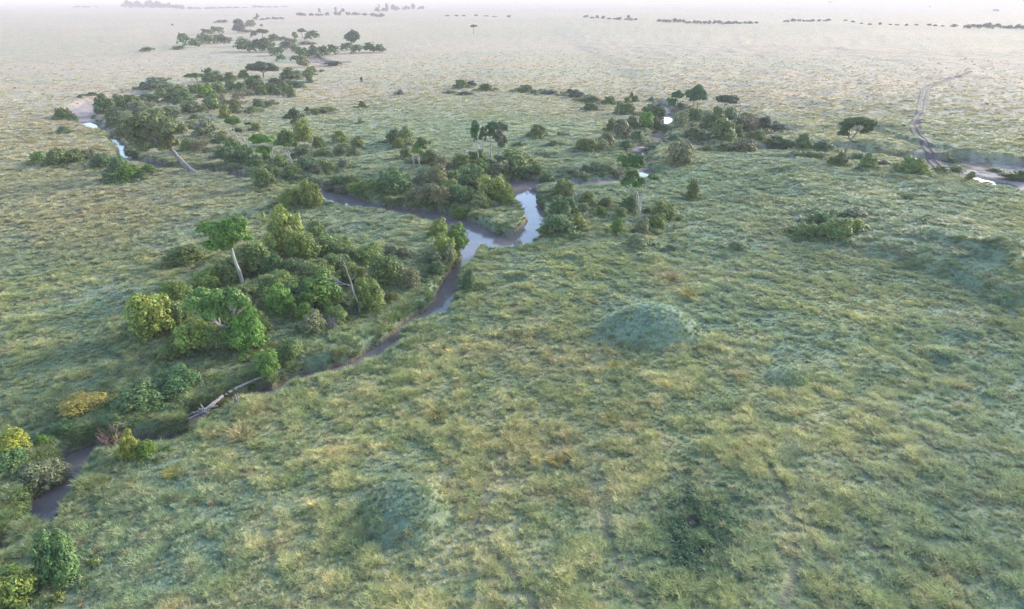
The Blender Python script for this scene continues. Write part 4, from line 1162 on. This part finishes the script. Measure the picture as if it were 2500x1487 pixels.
def build_weeds():
    meshes = []
    for s in range(4):
        g = random.Random(s)
        cl = [(g.uniform(-.5,.5), g.uniform(-.5,.5), g.uniform(.1,.4), g.uniform(.35,.6), g.uniform(.35,.6), g.uniform(.25,.45)) for _ in range(4)]
        meshes.append(leaf_mesh('weed', [leaves(cl, 260, .11, s+900, shell=.5)], M_WEED))
    coll = proto_col('weed', meshes)
    X, Y, S_, Cc = [], [], [], []
    for (x, y, rx, kind, far) in WEED:
        if far: continue
        for k in range(15 if y > 110 else 26):
            a = rnd.uniform(0, 6.28); r = rx*rnd.uniform(.5, 1.8)
            X.append(x+math.cos(a)*r); Y.append(y+math.sin(a)*r); S_.append(rnd.uniform(.4, 1.1)*min(1.6, .5+rx*.25)*(1 if y < 120 else 1.45))
            Cc.append(np.array(KC[rnd.choice([kind, 'ol', 'gg', 'dg'])][0])*rnd.uniform(.8, 1.3))
    # along the creek banks
    for pl in RIV[:3] + DRY[:2]:
        for (x0, y0, w0), (x1, y1, w1) in zip(pl[:-1], pl[1:]):
            L = math.hypot(x1-x0, y1-y0)
            if y0 < 70: L *= .6
            for k in range(int(L*.9)):
                t_ = rnd.random(); sd2 = rnd.choice([-1, 1])
                nx, ny = -(y1-y0)/(L+.01), (x1-x0)/(L+.01)
                off = (w0+(w1-w0)*t_ + rnd.uniform(.6, 3.2))*sd2
                X.append(x0+(x1-x0)*t_+nx*off); Y.append(y0+(y1-y0)*t_+ny*off); S_.append(rnd.uniform(.4, 1.0))
                Cc.append(np.array(rnd.choice([(.07,.15,.035), (.08,.12,.04), (.10,.13,.05), (.06,.13,.05)]))*rnd.uniform(.8, 1.2))
    # scattered dark herbs over the mid plain
    for k in range(260):
        x, y = gp(1700+rnd.gauss(0, 50), 1300+rnd.gauss(0, 60))
        X.append(x); Y.append(y); S_.append(rnd.uniform(.25, .6)); Cc.append(np.array((.045,.095,.050))*rnd.uniform(.8, 1.3))
    for k in range(1300):
        sx, sy = rnd.uniform(-50, 2550), 215+ (900-215)*rnd.random()**1.1
        x, y = gp(sx, sy)
        X.append(x); Y.append(y); S_.append(rnd.uniform(.2, .6)*(1 + y/450)); Cc.append(np.array(rnd.choice([(.10,.14,.07), (.13,.16,.06), (.09,.13,.08)]))*rnd.uniform(.9, 1.4))
    X = np.array(X); Y = np.array(Y); S_ = np.array(S_); Cc = np.array(Cc)
    z, d, dr = surf(X, Y)
    m = (z > -1.35) & (d > -1.5)
    qx, qy = to_px(X, Y)
    for bx, by, hw, hh in ((1690,1270,22,30),(1722,1345,24,20)): m &= ((qx-bx)/hw)**2+((qy-by)/hh)**2 > 1
    for P in (RUT1, RUT2): m &= line_d(X, Y, P, 12) > 1.5
    X, Y, S_, Cc, z = X[m], Y[m], S_[m], Cc[m], z[m]
    n = len(X)
    print('weeds', n)
    scl = np.stack([S_, S_, S_*(.6+.5*rng.random(n))], 1)
    rot = np.stack([np.zeros(n), np.zeros(n), rng.random(n)*6.28], 1)
    scatter('undergrowth', 'low leafy undergrowth between the bushes and along the banks', np.stack([X, Y, z-.05], 1), scl, rot, rng.integers(0, 4, n), Cc, coll)
build_weeds()

# distinct tall tussocks
def tussock_mesh(seed):
    return leaf_mesh('tussock', [tuft(seed, 260, 1.25, .8, .022, .35)], M_LEAF)
TUS = [tussock_mesh(70+k) for k in range(3)]
for tg, x, y, w_, col, lab in [
    ('Q', 505, 385, 130, (.26,.24,.09), 'tall straw-tipped tussock right of the log jam ditch, in open grass'), ('Q', 1478, 405, 95, (.24,.22,.07), 'round golden tussock left of centre below the big hummock'),
    ('Q', 1515, 110, 80, (.30,.28,.06), 'bright yellow tussock just below the big teal hummock'), ('Q', 1610, 100, 60, (.28,.25,.07), 'small yellow tussock beside the bright yellow one'),
    ('E', 990, 720, 110, (.25,.24,.06), 'yellow tussock near the sparse yellow bush by the nearest pool'), ('E', 1380, 500, 150, (.30,.26,.12), 'straw-coloured tussock on the bank below the split stump'),
    ('H', 850, 640, 110, (.29,.26,.08), 'broad golden tussock above the big hummock'), ('H', 770, 560, 80, (.28,.22,.10), 'tan tussock left of the broad golden one'),
    ('Q', 1180, 650, 100, (.26,.21,.06), 'ochre tussock in the middle of the foreground grass')]:
    sx, sy = px(tg, x, y); s = TG[tg][2]
    gx, gy, gz = onground(sx, sy)
    m = (gy*CP + (CAM_H-gz)*SP)/F
    o = link(bpy.data.objects.new('grass_tussock', TUS[rnd.randrange(3)]))
    o.location = (gx, gy, gz-.05); q = w_/s*m/2/1.15
    o.scale = (q, q, q*.8); o.rotation_euler = (0, 0, rnd.uniform(0, 6)); o.color = (*col, 1)
    tag(o, lab, 'tussock', 'tall grass tussocks')

# ------------------------------------------------------------------ morning haze
bpyv = []
S0, ZB, ZT = 14000.0, -4.0, 48.0
V = [(-S0, -S0, ZB), (S0, -S0, ZB), (S0, S0, ZB), (-S0, S0, ZB), (-S0, -S0, ZT), (S0, -S0, ZT), (S0, S0, ZT), (-S0, S0, ZT)]
Fq = [(0,3,2,1), (4,5,6,7), (0,1,5,4), (1,2,6,5), (2,3,7,6), (3,0,4,7)]
me = mesh_np('haze', V, Fq)
m = bpy.data.materials.new('haze'); m.use_nodes = True
t = m.node_tree; t.nodes.clear()
ou = node(t, 'ShaderNodeOutputMaterial'); pv = node(t, 'ShaderNodeVolumePrincipled')
pv.inputs['Color'].default_value = (.53, .475, .50, 1)
pv.inputs['Density'].default_value = .00026
pv.inputs['Anisotropy'].default_value = 0.0
t.links.new(pv.outputs[0], ou.inputs['Volume'])
me.materials.append(m)
tag(link(bpy.data.objects.new('haze', me)), 'pale morning haze over the plain', kind='stuff')
